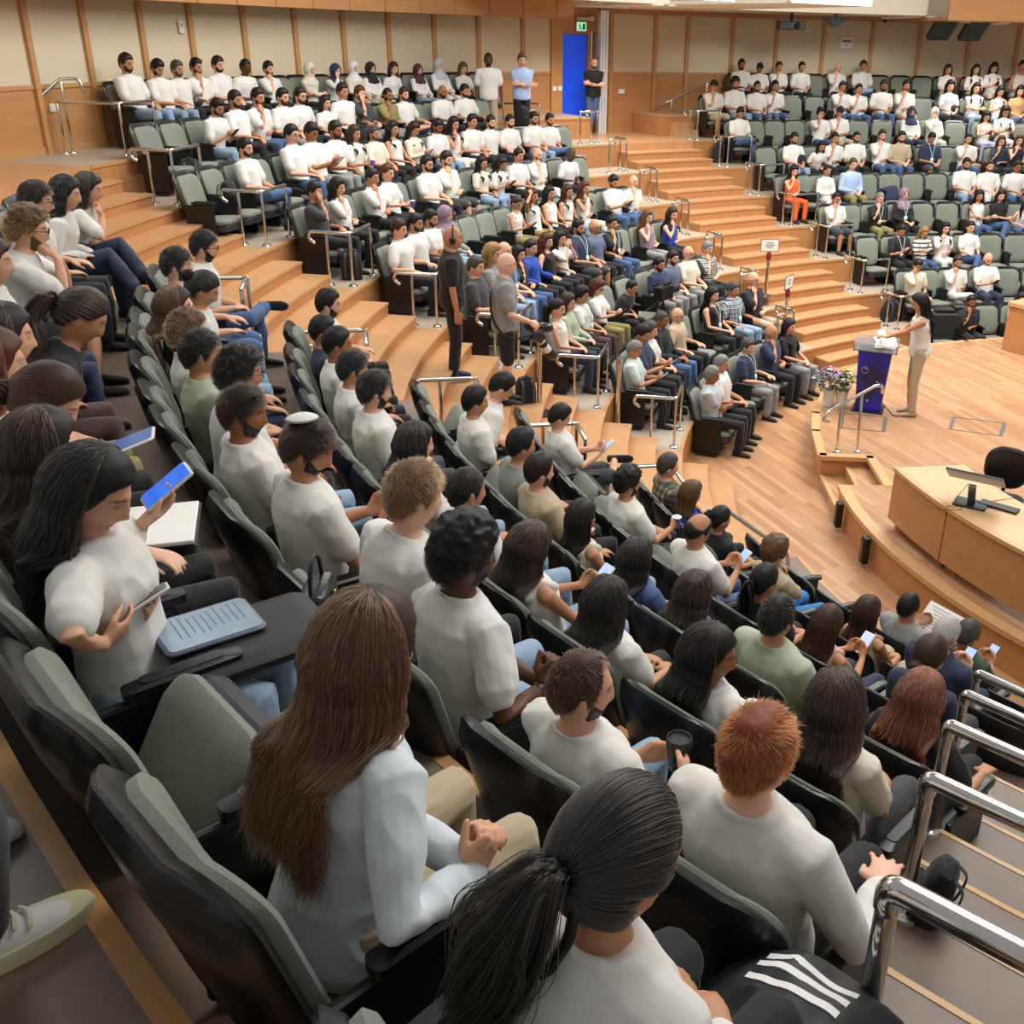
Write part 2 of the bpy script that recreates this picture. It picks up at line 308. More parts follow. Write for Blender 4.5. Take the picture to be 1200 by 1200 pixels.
for P in ([(3.35, 13.1), (3.91, 12.97), (3.74, 12.41), (3.2, 12.5)], [(4.86, 13.04), (5.48, 12.84), (5.25, 12.35), (4.66, 12.56)]):
    mb = MB(); P = [np.array(p) for p in P]
    for i in range(4):
        a, b = P[i], P[(i + 1) % 4]; d = b - a; mb.box(((a[0] + b[0]) / 2, (a[1] + b[1]) / 2, ST + .002), (np.linalg.norm(d), .05 if i % 2 else .02, .006), math.atan2(d[1], d[0]))
    struct(mb, 'trim_floor_hatch', mat('hatch_steel', '#8c8f8d', .35, metal=.7))
# ------------------------------------------------------------------ theatre seats
def rotx(a): c, s = math.cos(a), math.sin(a); return np.array([[1, 0, 0], [0, c, -s], [0, s, c]])
def rotz(a): c, s = math.cos(a), math.sin(a); return np.array([[c, -s, 0], [s, c, 0], [0, 0, 1]])
def make_seat(up):
    root = empty('theatre_seat')
    T = rotx(math.radians(15))
    curve = lambda R: np.stack([R[:, 0] * (1 - .05 * np.clip(-R[:, 2] / .25, 0, 1)), R[:, 1] - .05 + .9 * R[:, 0] ** 2, R[:, 2]], 1)
    m = MB(); m.slab(.505, .57, .062, .13, T, (0, -.238, .575), edge=.026, n=8, warp=curve); bs = m.build('back_shell', M_leather, root, smooth=True)
    m = MB(); m.slab(.46, .495, .055, .11, T, (0, -.192, .565), bulge=.018, edge=.016, n=8, warp=curve)
    for sx in (-.085, .085): m.ell(T @ np.array([sx, -.008, .06]) + np.array((0, -.192, .565)) , (.010, .0085, .010), T, 8, 5)
    m.build('back_cushion', M_green, bs, smooth=True)
    S = rotx(math.radians(90 + (60 if up else 4))); c0 = np.array([0, .08, .25]) if not up else np.array([0, -.03, .385])
    m = MB(); m.slab(.44, .42, .075, .06, S, c0 + S @ np.array([0, -.035, 0]), edge=.012, n=5); sp = m.build('seat_pan', M_pan, root, smooth=True)
    m = MB(); m.slab(.45, .43, .06, .09, S, c0 + S @ np.array([0, .035, 0]), bulge=.02, edge=.018, n=7); m.build('seat_cushion', M_green, sp, smooth=True)
    mm = MB()
    mm.box((.262, .0, .27), (.03, .36, .46)); mm.box((.262, .0, .025), (.05, .30, .03)); sd_ = mm.build('side_panel', M_black, root, bevel=.012)
    m = MB(); m.slab(.055, .30, .045, .02, rotx(PI / 2), (.262, .06, .52), edge=.01, n=5, bulge=.004); m.build('armrest', M_black, sd_, smooth=True)
    return root
SEAT = {}
for up in (False, True): SEAT[up] = make_seat(up)
used = set(); NSEAT = 0
def place_seat(b, r, th, label, up=False, last=False):
    global NSEAT
    o, R0, z = row_geo(b, r); x, y = pol(R0 + .72, th, o); rz = math.radians(th + 90)
    p = SEAT[up]
    if up in used:
        q = p.copy(); C.objects.link(q)
        for ch in p.children:
            if ch.name.split('.')[0] in SKIPPED: continue
            d = ch.copy(); C.objects.link(d); d.parent = q
            for g in ch.children: h = g.copy(); C.objects.link(h); h.parent = d
        p = q
    else: used.add(up)
    p.location = (x, y, z); p.rotation_euler = (0, 0, rz); tag(p, label, 'seat', 'theatre seats in curved rows'); NSEAT += 1
    if last:
        m = MB(); m.box((-.262, .0, .29), (.035, .40, .52)); m.slab(.055, .30, .045, .02, rotx(PI / 2), (-.262, .06, .52), edge=.01, n=5); e = m.build('end_panel', M_black, p, bevel=.01)
    return p
SKIPPED = set()
# ------------------------------------------------------------------ people
SKIN = {1: '#e3b39a', 2: '#d6a183', 3: '#b98462', 4: '#98623f', 5: '#5d3a26'}
COL = dict(white='#dedbd4', icewhite='#d3dbe0', cream='#d8cfba', black='#121214', charcoal='#3b3d40', grey='#8c8b88', lightgrey='#b9bec2', navy='#232c4a', blue='#4a5f8f', royalblue='#2346a8', slate='#56627a',
           skyblue='#a9bfe4', mint='#c3d2cc', sage='#aab39a', khaki='#8f8350', beige='#b9a78a', tan='#c2976b', mauve='#8a7283', maroon='#4a1d2a', orange='#e8641e', green='#2c4034', pink='#d3ab9b', brown='#4b3230', lilac='#b3b2da',
           jeans='#46638f', ljeans='#93acc6', djeans='#26324c', teal='#1f78b4', denim='#46618f', yellow='#bda877', stripe='#e4ded0')
HAIRC = dict(black='#15120f', darkbrown='#271a13', brown='#402819', auburn='#5b2a17', lightbrown='#6a4a2c', red='#8a3d17', blond='#a5814f', greying='#4c4641', grey='#8f8b86', lightgrey='#c4bfb8')
def skin_mat(k):
    n = 'skin_%d' % k
    if n in MATS: return MATS[n]
    m = mat(n, SKIN[k], .5, spec=.35); nt = m.node_tree; b = nt.nodes['Principled BSDF']
    at = nt.nodes.new('ShaderNodeAttribute'); at.attribute_name = 'fc'; mx = nt.nodes.new('ShaderNodeMixRGB'); mx.inputs[1].default_value = lin(SKIN[k])
    nt.links.new(at.outputs['Color'], mx.inputs[2]); nt.links.new(at.outputs['Alpha'], mx.inputs[0]); nt.links.new(mx.outputs[0], b.inputs['Base Color'])
    b.inputs['Subsurface Weight'].default_value = .06; b.inputs['Subsurface Radius'].default_value = (.02, .008, .004); return m
def hair_mat(c):
    n = 'hair_' + c
    if n in MATS: return MATS[n]
    m = mat(n, HAIRC[c], .5, noise=(120, .45, (1.8, 1.8, .22)), bump=(230, .35, (1.5, 1.5, .15)), spec=.35)
    for q in m.node_tree.nodes:
        if q.type == 'BUMP': q.inputs['Distance'].default_value = .0025
    return m
def strand_mat(c):
    n = 'strand_' + c
    if n in MATS: return MATS[n]
    m = bpy.data.materials.new(n); m.use_nodes = True; nt = m.node_tree; nt.nodes.remove(nt.nodes['Principled BSDF']); h = nt.nodes.new('ShaderNodeBsdfHairPrincipled'); h.parametrization = 'COLOR'
    a = lin(HAIRC[c]); hi_ = nt.nodes.new('ShaderNodeHairInfo'); r = nt.nodes.new('ShaderNodeValToRGB'); r.color_ramp.elements[0].color = tuple(v * .55 for v in a[:3]) + (1,); r.color_ramp.elements[1].color = tuple(min(1, v * (2.1 if c in ('brown', 'lightbrown') else 1.5) + .002) for v in a[:3]) + (1,); nt.links.new(hi_.outputs['Random'], r.inputs[0]); nt.links.new(r.outputs[0], h.inputs['Color']); h.inputs['Roughness'].default_value = .32; h.inputs['Radial Roughness'].default_value = .45
    for k in ('Random Color', 'Random Roughness'):
        if k in h.inputs: h.inputs[k].default_value = .25
    nt.links.new(h.outputs[0], nt.nodes['Material Output'].inputs[0]); MATS[n] = m; return m
def cloth_mat(c):
    n = 'cloth_' + c
    if n in MATS: return MATS[n]
    if c in ('jeans', 'ljeans', 'djeans', 'denim'): return mat(n, COL[c], .8, noise=(7, .72, (1, 1, 1)), bump=(45, .25, (1, 1, 1)), sheen=.1)
    return mat(n, COL[c], .82, noise=(200, .93, (1, 1, 1)), bump=(16, .22, (1, 1, .7)), sheen=.1)
def plaid_mat(n, a, b_, c_):
    if n in MATS: return MATS[n]
    m = mat(n, a, .8); nt = m.node_tree; b = nt.nodes['Principled BSDF']; tc = nt.nodes.new('ShaderNodeTexCoord'); prev = None
    for ax, sc_, col in (('X', 9, b_), ('Z', 9, b_), ('X', 4.5, c_), ('Z', 4.5, c_)):
        wv = nt.nodes.new('ShaderNodeTexWave'); wv.bands_direction = ax; wv.inputs['Scale'].default_value = sc_; nt.links.new(tc.outputs['Object'], wv.inputs[0])
        r = nt.nodes.new('ShaderNodeValToRGB'); r.color_ramp.interpolation = 'CONSTANT'; r.color_ramp.elements[1].position = .72; r.color_ramp.elements[0].color = (0, 0, 0, 1); r.color_ramp.elements[1].color = (.65, .65, .65, 1)
        nt.links.new(wv.outputs[0], r.inputs[0]); mx = nt.nodes.new('ShaderNodeMixRGB'); mx.inputs[1].default_value = lin(a); mx.inputs[2].default_value = lin(col); nt.links.new(r.outputs[0], mx.inputs[0])
        if prev: nt.links.new(prev.outputs[0], mx.inputs[1])
        prev = mx
    nt.links.new(prev.outputs[0], b.inputs['Base Color']); return m
def stripe_mat():
    if 'cloth_stripe' in MATS: return MATS['cloth_stripe']
    m = mat('cloth_stripe', '#e4ded0', .8); nt = m.node_tree; b = nt.nodes['Principled BSDF']; tc = nt.nodes.new('ShaderNodeTexCoord'); wv = nt.nodes.new('ShaderNodeTexWave'); wv.bands_direction = 'Z'; wv.inputs['Scale'].default_value = 3.4
    r = nt.nodes.new('ShaderNodeValToRGB'); r.color_ramp.interpolation = 'CONSTANT'; r.color_ramp.elements[1].position = .7; r.color_ramp.elements[0].color = lin('#e4ded0'); r.color_ramp.elements[1].color = lin('#2a2433')
    nt.links.new(tc.outputs['Object'], wv.inputs[0]); nt.links.new(wv.outputs[0], r.inputs[0]); nt.links.new(r.outputs[0], b.inputs['Base Color']); return m
def vnoise(P, seed=0):
    P = np.asarray(P) + seed * 13.7; i = np.floor(P).astype(np.int64); f = P - i; f = f * f * (3 - 2 * f); out = 0
    for dx in (0, 1):
        for dy in (0, 1):
            for dz in (0, 1):
                h = ((i[:, 0] + dx) * 73856093) ^ ((i[:, 1] + dy) * 19349663) ^ ((i[:, 2] + dz) * 83492791); h = (h ^ (h >> 13)) * 1274126177; h = (h ^ (h >> 16)) & 0xffff
                out = out + (h / 65535.) * np.abs(1 - dx - f[:, 0]) * np.abs(1 - dy - f[:, 1]) * np.abs(1 - dz - f[:, 2])
    return out * 2 - 1
def remesh(mb, vox, smooth=2):
    me = mb.mesh('fused'); import bmesh
    bm = bmesh.new(); bm.from_mesh(me); bmesh.ops.recalc_face_normals(bm, faces=bm.faces); bm.to_mesh(me); bm.free()
    o = bpy.data.objects.new('fused', me); TMP.objects.link(o)
    q = o.modifiers.new('r', 'REMESH'); q.mode = 'VOXEL'; q.voxel_size = vox
    if smooth: s = o.modifiers.new('s', 'SMOOTH'); s.factor = .5; s.iterations = smooth
    TMPVL.update(); d = o.evaluated_get(TMPVL.depsgraph); out = bpy.data.meshes.new_from_object(d)
    bpy.data.objects.remove(o); bpy.data.meshes.remove(me)
    out.polygons.foreach_set('use_smooth', np.ones(len(out.polygons), bool)); return out
TMPSC = bpy.data.scenes.new('workshop'); TMP = TMPSC.collection; TMPVL = TMPSC.view_layers[0]
def co(me): a = np.zeros(len(me.vertices) * 3); me.vertices.foreach_get('co', a); return a.reshape(-1, 3)
def setco(me, P): me.vertices.foreach_set('co', P.ravel()); me.update()
def nrm(me): a = np.zeros(len(me.vertices) * 3); me.vertices.foreach_get('normal', a); return a.reshape(-1, 3)
def unit(v): v = np.asarray(v, float); return v / (np.linalg.norm(v) + 1e-12)
HS = 1.10
def head_shape(D, nose=True):
    x, y, z = D[:, 0], D[:, 1], D[:, 2]; low = np.clip(-z, 0, 1)
    px = .075 * x * (1 - .27 * low ** 1.5) * (1 - .05 * np.clip(y, 0, 1)); py = np.where(y > 0, .094 * y * (1 - .04 * low), .100 * y * (1 - .30 * low ** 1.3)); pz = .118 * z
    if nose:
        f = y > 0; pr = np.interp(pz, [-.052, -.044, -.034, -.01, .018, .03], [0, .012, .024, .013, .004, 0])
        py = py + f * np.exp(-(px / .0125) ** 2) * pr
        py = py - f * .009 * np.exp(-((np.abs(px) - .031) / .015) ** 2 - ((pz - .008) / .013) ** 2)
        py = py + f * (.004 * np.exp(-(px / .022) ** 2 - ((pz + .067) / .009) ** 2) + .006 * np.exp(-(px / .022) ** 2 - ((pz + .100) / .015) ** 2) + .004 * np.exp(-(px / .05) ** 2 - ((pz - .03) / .008) ** 2))
    return np.stack([px, py, pz], 1)
def sph(nu, nv):
    t = PI * (np.arange(nv) + .5) / nv; a = np.linspace(0, 2 * PI, nu, endpoint=False)
    D = np.stack([np.outer(np.sin(t), np.sin(a)), np.outer(np.sin(t), np.cos(a)), -np.outer(np.cos(t), np.ones(nu))], 2); return D
def add_sphere(mb, P, nu, nv): mb.rings([P[i * nu:(i + 1) * nu] for i in range(nv)])
def hair_cap(mb, spec, hr, lod):
    """closed shell over the scalp; bare where the mask is 0"""
    nu, nv = ((96, 64) if lod == 0 else (44, 30) if lod == 1 else (26, 18)); D = sph(nu, nv).reshape(-1, 3); base = head_shape(D, False)
    az = np.degrees(np.arctan2(np.abs(D[:, 0]), D[:, 1])); z = base[:, 2]; s = spec['style']
    longish = s in ('long', 'wavy', 'bob', 'halfup', 'pony', 'bun', 'updo')
    hz = np.interp(az, [0, 30, 52, 66, 84, 96, 112, 135, 180], [.062, .064, .052, .02, -.022, .004, -.03, -.058, -.068] if not longish else [.066, .064, .05, .015, -.03, -.03, -.055, -.075, -.08] if s not in ('pony', 'bun', 'updo') else [.066, .064, .05, .03, .008, .008, -.02, -.06, -.07])
    if s in ('receding',): hz = hz + np.interp(az, [0, 25, 50, 70], [.024, .038, .03, 0])
    k = np.clip((z - hz) / .014 + .5, 0, 1); up = np.clip((z + .01) / .11, 0, 1)
    t = {'short': .0055 + .0155 * up, 'buzz': .005 + .004 * up, 'receding': .006 + .006 * up, 'ring': .008 + 0 * up, 'bald': .0045 + 0 * up, 'curly': .012 + .026 * up, 'afro': .024 + .024 * up, 'red': .008 + .012 * up,
         'long': .016 + .010 * up, 'wavy': .022 + .012 * up, 'bob': .022 + .012 * up, 'halfup': .015 + .012 * up, 'pony': .011 + .006 * up, 'bun': .011 + .006 * up, 'updo': .014 + .012 * up, 'cap': .006 + 0 * up}[s]
    if s in ('ring', 'bald'):
        top = np.clip((np.hypot(base[:, 0], base[:, 1] + .02) / .078 - .86) / .1, 0, 1) if s == 'ring' else 0 * z
        k = k * np.where(z > .02, top, 1)
        if s == 'bald': k = k * .35
    n = vnoise(base * {'curly': 55, 'afro': 75, 'wavy': 26, 'bob': 26}.get(s, 38), spec.get('seed', 1)); amp = {'curly': .012, 'afro': .010, 'wavy': .006, 'bob': .006, 'short': .0035}.get(s, .002)
    if lod == 2: amp *= .6
    off = np.where(k > .02, -.006 + k * (.006 + t + amp * n * k), -.012)
    P = base + D * off[:, None]
    if s in ('short', 'receding') and lod < 2: P[:, 2] += np.clip(D[:, 1], 0, 1) * k * .004
    add_sphere(mb, (P * HS) @ hr['R'].T + hr['c'], nu, nv)
def person_parts(spec):
    """all coordinates in metres, hips at (0, 0, .44), facing +Y; returns [(part name, mesh, material)]"""
    sex, lod, phi = spec['sex'], spec['lod'], math.radians(spec['phi']); f = sex == 'f'
    key0 = (sex, lod, spec['phi'], spec.get('yaw', 0), spec.get('nod', 0), spec.get('stand', 0))
    vox = (.0074, .0108, .0150)[lod] if 'vox' not in spec else spec['vox']
    H = np.array([0, 0, .44 if not spec.get('stand') else .93]); T = np.array([0, math.sin(phi), math.cos(phi)]); B = np.array([0, math.cos(phi), -math.sin(phi)])
    tor = lambda t: H + .5 * t * T
    hc = H + .5 * T + .16 * np.array([0, math.sin(.6 * phi), math.cos(.6 * phi)]) + np.array([0, .03, 0])
    yw, nd = math.radians(spec.get('yaw', 0)), math.radians(spec.get('nod', 0)); Rh = rotz(yw) @ rotx(-nd - .25 * phi * (phi > 0)); hr = dict(c=hc, R=Rh)
    sw = .158 if f else .188; sh = lambda sd: tor(.875) + np.array([sd * sw, 0, 0])
    def ring(c, rx, ry, n=20): a = np.linspace(0, 2 * PI, n, endpoint=False); return c + np.outer(np.cos(a) * rx, (1, 0, 0)) + np.outer(np.sin(a) * ry, B)
    prof = [(-.16, .10, .09), (-.10, .15, .115), (0, .172, .125), (.28, .126, .10), (.5, .137, .108), (.70, .152, .125), (.86, .152, .10), (.95, .115, .08), (1.02, .072, .065), (1.08, .055, .055)] if f else \
           [(-.16, .10, .09), (-.10, .145, .115), (0, .168, .125), (.28, .152, .118), (.5, .165, .122), (.74, .188, .128), (.88, .186, .112), (.96, .145, .09), (1.03, .085, .072), (1.09, .062, .062)]
    la, lf = (.265, .235) if f else (.285, .25)
    def ik(S, Wt, hint):
        d = Wt - S; L = np.linalg.norm(d); L = min(L, (la + lf) * .995); Wt = S + unit(d) * L; a = (la * la - lf * lf + L * L) / (2 * L); h = math.sqrt(max(la * la - a * a, 0)); n = unit(Wt - S); q = hint - n * (hint @ n); return S + n * a + unit(q) * h, Wt
    arms = spec['arms'](hc, Rh, f) if callable(spec['arms']) else spec['arms']; arm = []
    for sd, A in ((-1, arms[0]), (1, arms[1])):
        S = sh(sd); E, W = ik(S, np.array(A['w'], float), unit(A.get('hint', (sd * .55, -.5, -.75)))); arm.append((sd, S, E, W, A))
    if spec.get('stand'): legs = spec['legs']
    else: legs = LEGS[spec['legs']]
    P_ = []
    def cached(kind, key, make):
        k = (kind,) + key
        if k not in CACHE or lod < 2: CACHE[k] = make()
        return CACHE[k]
    # ---- body
    def mk_body():
        mb = MB(); mb.rings([ring(tor(t), rx * .93, ry * .93) for t, rx, ry in prof]); ar = .86 if f else 1
        mb.tube([tor(.98), tor(1.08), hc - np.array([0, .012, .05])], [.062 * ar, .054 * ar, .05 * ar], 14)
        for sd, S, E, W, A in arm:
            mb.tube([tor(.89) + np.array([sd * sw * .55, 0, 0]), S - .01 * T, S * .6 + E * .4, E, E * .5 + W * .5, W], np.array([.055, .056, .046, .038, .035, .0255]) * ar, 12); hand(mb, sd, E, W, A, lod, f)
        for sd, L in zip((-1, 1), legs):
            hp, k, a = [np.array(q, float) for q in L]; mb.tube([hp, hp * .5 + k * .5, k, k * .55 + a * .45, a], [.078, .066, .052, .050, .034], 12)
        D = sph(64, 48).reshape(-1, 3) if lod == 0 else sph(40, 30).reshape(-1, 3); nu, nv = (64, 48) if lod == 0 else (40, 30)
        add_sphere(mb, (head_shape(D) * HS) @ Rh.T + hc, nu, nv)
        for sx in (-1, 1): mb.ell(hc + Rh @ (np.array([sx * .074, -.012, -.004]) * HS), np.array([.011, .019, .032]) * HS, Rh @ rotz(-sx * .35), 10, 8)
        me = remesh(mb, vox, 2 if lod or 'vox' in spec else 3); P = co(me); q = (P - hc) @ Rh / HS; x, y, z = q[:, 0], q[:, 1], q[:, 2]; ax = np.abs(x); face = (y > .045)
        fc = np.zeros((len(P), 4)); k = (.9, 1.15, 1.7)[lod]
        def paint(m, c, a): m = np.clip(m, 0, 1) * face * a; fc[:, :3] = fc[:, :3] * (1 - m[:, None]) + np.array(c) * m[:, None]; fc[:, 3] = np.maximum(fc[:, 3], m)
        g = lambda u, v, su, sv: np.exp(-((u / su) ** 4 + (v / sv) ** 4))
        paint(g(ax - .031, z - .027 + .2 * (ax - .031) ** 2, .02, .0048 * k), (.03, .02, .015), .85)
        if lod == 0: paint(g(ax - .031, z - .007, .014, .006), (.62, .58, .55), .9)
        paint(g(ax - .031, z - .007, .007 if lod == 0 else .013, .0055 * k), (.02, .013, .01), .9); paint(g(x, z + .066, .022, .0065 * k), (.36, .13, .11), .65); paint(g(ax - .008, z + .045, .006, .004 * k), (.12, .05, .04), .6)
        at = me.color_attributes.new('fc', 'FLOAT_COLOR', 'POINT'); at.data.foreach_set('color', fc.astype(np.float32).ravel()); return me
    akey = (spec['armkey'],)
    P_.append(('body', cached('body', key0 + akey + (spec['legs'] if not spec.get('stand') else 0,), mk_body), skin_mat(spec['skin'])))
    # ---- top
    top, tc = spec['top'], spec['topc']
    def mk_top():
        g = .012 if top == 'sleeveless' else .018; mb = MB(); loose = 1.0 if f and top == 'sleeveless' else 1.06
        pr = [(-.15, prof[1][1] + .02, .13), (-.06, .182 if f else .184, .145), (.12, (.155 if f else .178), .142), (.3, (.142 if f else .172) , .132), (.5, prof[4][1] + .016, prof[4][2] + .018), (.72, prof[5][1] + g, prof[5][2] + g), (.87, prof[6][1] + .014, prof[6][2] + .018), (.95, prof[7][1] + .016, prof[7][2] + .016), (1.02, .094 if f else .104, .086), (1.055, .080 if f else .086, .078)]
        if top == 'sleeveless': pr = pr[:6] + [(.90, .125, .10), (.97, .085, .06)]
        mb.rings([ring(tor(t), rx * loose, ry, 28) for t, rx, ry in pr])
        if top != 'sleeveless':
            for sd, S, E, W, A in arm:
                a0 = tor(.885) + np.array([sd * sw * .5, 0, 0]); s_ = .93 if f else 1
                if top in ('long', 'jacket'):
                    mid = E * .45 + W * .55; mb.tube([a0, S, S * .5 + E * .5, E, mid, E * .08 + W * .92], np.array([.072, .077, .067, .057, .051, .044]) * s_, 14)
                else: mb.tube([a0, S, S * .62 + E * .38, S * .32 + E * .68], np.array([.074, .080, .076, .073]) * s_, 14)
            if top in ('polo', 'jacket', 'plaid'): mb.rings([ring(tor(t) + np.array([0, .006, 0]), rx, ry) for t, rx, ry in ((1.0, .09, .08), (1.08, .079, .075), (1.11, .073, .071), (1.01, .081, .073))])
            else:
                a = np.linspace(0, 2 * PI, 22); c0 = tor(1.045); mb.tube(np.array([c0 + np.array([.079 * math.cos(q), 0, 0]) + B * (.073 * math.sin(q)) + T * (-.022 * math.sin(q)) for q in a]), .0085, 6, False)
        else:
            for sd in (-1, 1): mb.tube([tor(.84) + np.array([sd * .10, 0, 0]) + B * .085, tor(.985) + np.array([sd * .092, 0, 0]) + B * .01, tor(.88) + np.array([sd * .095, 0, 0]) - B * .085], .026, 8)
        me = remesh(mb, vox * 1.15, (9, 6, 3)[lod]); P = co(me); N = nrm(me)
        if lod < 2:
            w1 = vnoise(P * np.array([15, 15, 9]) , spec.get('seed', 1)); w2 = vnoise(P * np.array([34, 34, 22]), 3); setco(me, P + N * (.0045 * (1 - 2 * np.abs(w1)) + .004 * vnoise(P * np.array([8, 8, 5]), spec.get('seed', 1) + 9) + .0012 * w2)[:, None])
        else: setco(me, P + N * (.004 * vnoise(P * 14, 2))[:, None])
        return me
    m_top = plaid_mat('plaid_' + tc, COL[tc], '#e9e6dd' if tc != 'yellow' else '#3a3f52', '#20262e') if top == 'plaid' else stripe_mat() if tc == 'stripe' else cloth_mat(tc)
    tn = {'tee': 'tshirt', 'polo': 'shirt', 'plaid': 'shirt', 'long': 'blouse' if f else 'shirt', 'jacket': 'jacket', 'sleeveless': 'sleeveless_top'}[top]
    P_.append((tn, cached('top', key0 + akey + (top,), mk_top), m_top))
    # ---- trousers
    short = spec['short']
    def mk_tr():
        mb = MB(); mb.rings([ring(tor(t), rx, ry) for t, rx, ry in ((-.17, .12, .10), (-.12, .165, .128), (0, .18, .136), (.14, .165, .126))])
        for L in legs:
            hp, k, a = [np.array(q, float) for q in L]
            if short: mb.tube([hp, hp * .5 + k * .5, hp * .1 + k * .9], [.098, .09, .082], 12)
            else: mb.tube([hp, hp * .5 + k * .5, k, k * .6 + a * .4, k * .05 + a * .95], [.095, .082, .070, .064, .058], 12)
        me = remesh(mb, vox * 1.2, 3); P = co(me); N = nrm(me); setco(me, P + N * ((.005 if lod < 2 else .003) * (1 - 2 * np.abs(vnoise(P * np.array([13, 9, 11]), 5))))[:, None]); return me
    P_.append(('shorts' if short else 'trousers', cached('tr', key0[:3] + (spec['legs'] if not spec.get('stand') else spec['stand'], short), mk_tr), cloth_mat(spec['bot'])))
    # ---- shoes
    for i, L in enumerate(legs):
        def mk_shoe(L=L):
            mb = MB(); k, a = np.array(L[1], float), np.array(L[2], float); d = unit(a - k); fw = np.array([0, 1., 0]); fw = unit(fw - d * (fw @ d) * (abs(d[2]) < .75)); up = -d if abs(d[2]) < .75 else np.array([0, 0, 1.]); sd = np.cross(fw, up)
            for rr, o2 in (((.030, .05, .046, .05, .042, .02), 0),):
                R = []
                for y, wv, h in ((-.075, .018, .05), (-.065, .033, .085), (-.02, .038, .09), (.06, .045, .062), (.13, .047, .045), (.175, .034, .032), (.19, .012, .02)):
                    a_ = np.linspace(0, 2 * PI, 12, endpoint=False); c = a + fw * y - up * (.075 - h / 2); R.append(c + np.outer(np.cos(a_) * wv, sd) + np.outer(np.sin(a_) * h / 2, up))
                mb.rings(R)
            return mb.mesh('shoe', True)
        P_.append(('shoe', cached('shoe', (spec['legs'] if not spec.get('stand') else spec['stand'], i), mk_shoe), cloth_mat(spec.get('shoe', 'black'))))
    # ---- hair / headwear
    st = spec['style']
    def strands():
        rr = np.random.default_rng(spec.get('seed', 1) + 9); S = []; dens = spec.get('dens', 1.0); Q = lambda p: hc + Rh @ (np.array(p) * HS)
        def hl(a): return float(np.interp(abs(a), [0, 30, 52, 66, 84, 96, 112, 135, 180], [.062, .064, .052, .02, -.022, .004, -.03, -.058, -.068]))
        back = lambda h: (H + T * h)[1] - B[1] * .128 - .014
        if st in ('short', 'red', 'receding', 'buzz', 'afro', 'curly', 'cap'):
            N = int({'afro': 8000, 'curly': 6500, 'buzz': 7000, 'receding': 5000}.get(st, 9000) * dens); n = 4
            while len(S) < N:
                D = rr.normal(0, 1, 3); D /= np.linalg.norm(D); b = head_shape(D[None], False)[0]; a = math.degrees(math.atan2(abs(D[0]), D[1])); hz = hl(a) + (np.interp(a, [0, 25, 50, 70], [.024, .038, .03, 0]) if st == 'receding' else 0)
                if b[2] < hz or (st == 'receding' and b[2] > .05 and rr.uniform() < .45): continue
                up = np.clip((b[2] + .01) / .11, 0, 1); L = {'red': .013 + .020 * up, 'short': .012 + .026 * up, 'receding': .010 + .012 * up, 'buzz': .006 + .008 * up, 'afro': .045, 'curly': .05, 'cap': .01}[st] * rr.uniform(.75, 1.1)
                wh = np.array([0, -.045, .1]); g = b - wh; g = g - D * (g @ D); g = unit(g + np.array([0, 0, -.02]) * (1 - up)) + rr.normal(0, .16, 3)
                if st in ('afro', 'curly'):
                    pts = []; ph = rr.uniform(0, 6); u1 = unit(np.cross(D, (0, .3, 1))); u2 = np.cross(D, u1); w_ = .008 if st == 'afro' else .012
                    for k in range(7): q = k / 6; pts.append(Q(b + D * (L * q * .8) + (u1 * math.cos(ph + 7 * q) + u2 * math.sin(ph + 7 * q)) * w_ * q + rr.normal(0, .001, 3)))
                else: pts = [Q(b + D * (.004 + L * .26 * math.sin(q * 1.5)) + g * (L * 1.05 * q)) for q in np.linspace(0, 1, n)]
                S.append(np.array(pts))
            rad = .00075 if st in ('short', 'red', 'buzz', 'receding') else .00085
        else:
            L = {'long': .36, 'wavy': .34, 'halfup': .40, 'bob': .10, 'pony': 0, 'bun': 0, 'updo': 0}[st] * spec.get('hl', 1.0); tie = st in ('pony', 'bun', 'updo'); N = int((6500 if not tie else 4500) * dens); bz = {'pony': 0, 'bun': .055, 'updo': -.03}.get(st, 0)
            clump = rr.normal(0, 1, (90, 4))
            for i in range(N):
                ci = clump[i % 90]; a1 = math.radians(rr.uniform(78, 282)) if not tie else math.radians(rr.uniform(0, 360)); u = rr.uniform(0, 1); pts = []; th0 = 4 + 80 * u ** 1.3 if not tie else None
                if tie:
                    D = np.array([0, 0, 1.])
                    while True:
                        D = rr.normal(0, 1, 3); D /= np.linalg.norm(D); b = head_shape(D[None], False)[0]; a = math.degrees(math.atan2(abs(D[0]), D[1]))
                        if b[2] > (hl(a) if a < 72 else .006 if a < 104 else -.06): break
                    e = np.array([0, -.105, bz]); De = unit(e / np.array([.075, .1, .118]))
                    for q in np.linspace(0, 1, 9): d = unit(D * (1 - q) + De * q); bb = head_shape(d[None], False)[0]; pts.append(Q(bb + d * ((.009 + .010 * math.sin(q * PI)) + .0015 * ci[0])))
                else:
                    hi = 104; front = rr.uniform(0, 1) < .0
                    for th in np.linspace(th0, hi, 7): t_ = math.radians(th); d = np.array([math.sin(t_) * math.sin(a1), math.sin(t_) * math.cos(a1), math.cos(t_)]); bb = head_shape(d[None], False)[0] * (1 + .12 * max(0, (th - 70) / 34)); pts.append(Q(bb + d * (.017 + .006 * math.sin(th / 40) + .0035 * ci[0] + .0025 * rr.normal())))
                    p = pts[-1]; ln = L * (.92 + .10 * ci[1] * .5) * rr.uniform(.88, 1.04); m = 9; x0 = p[0]
                    if st == 'halfup' and th0 < 45: x0 = p[0] * .75
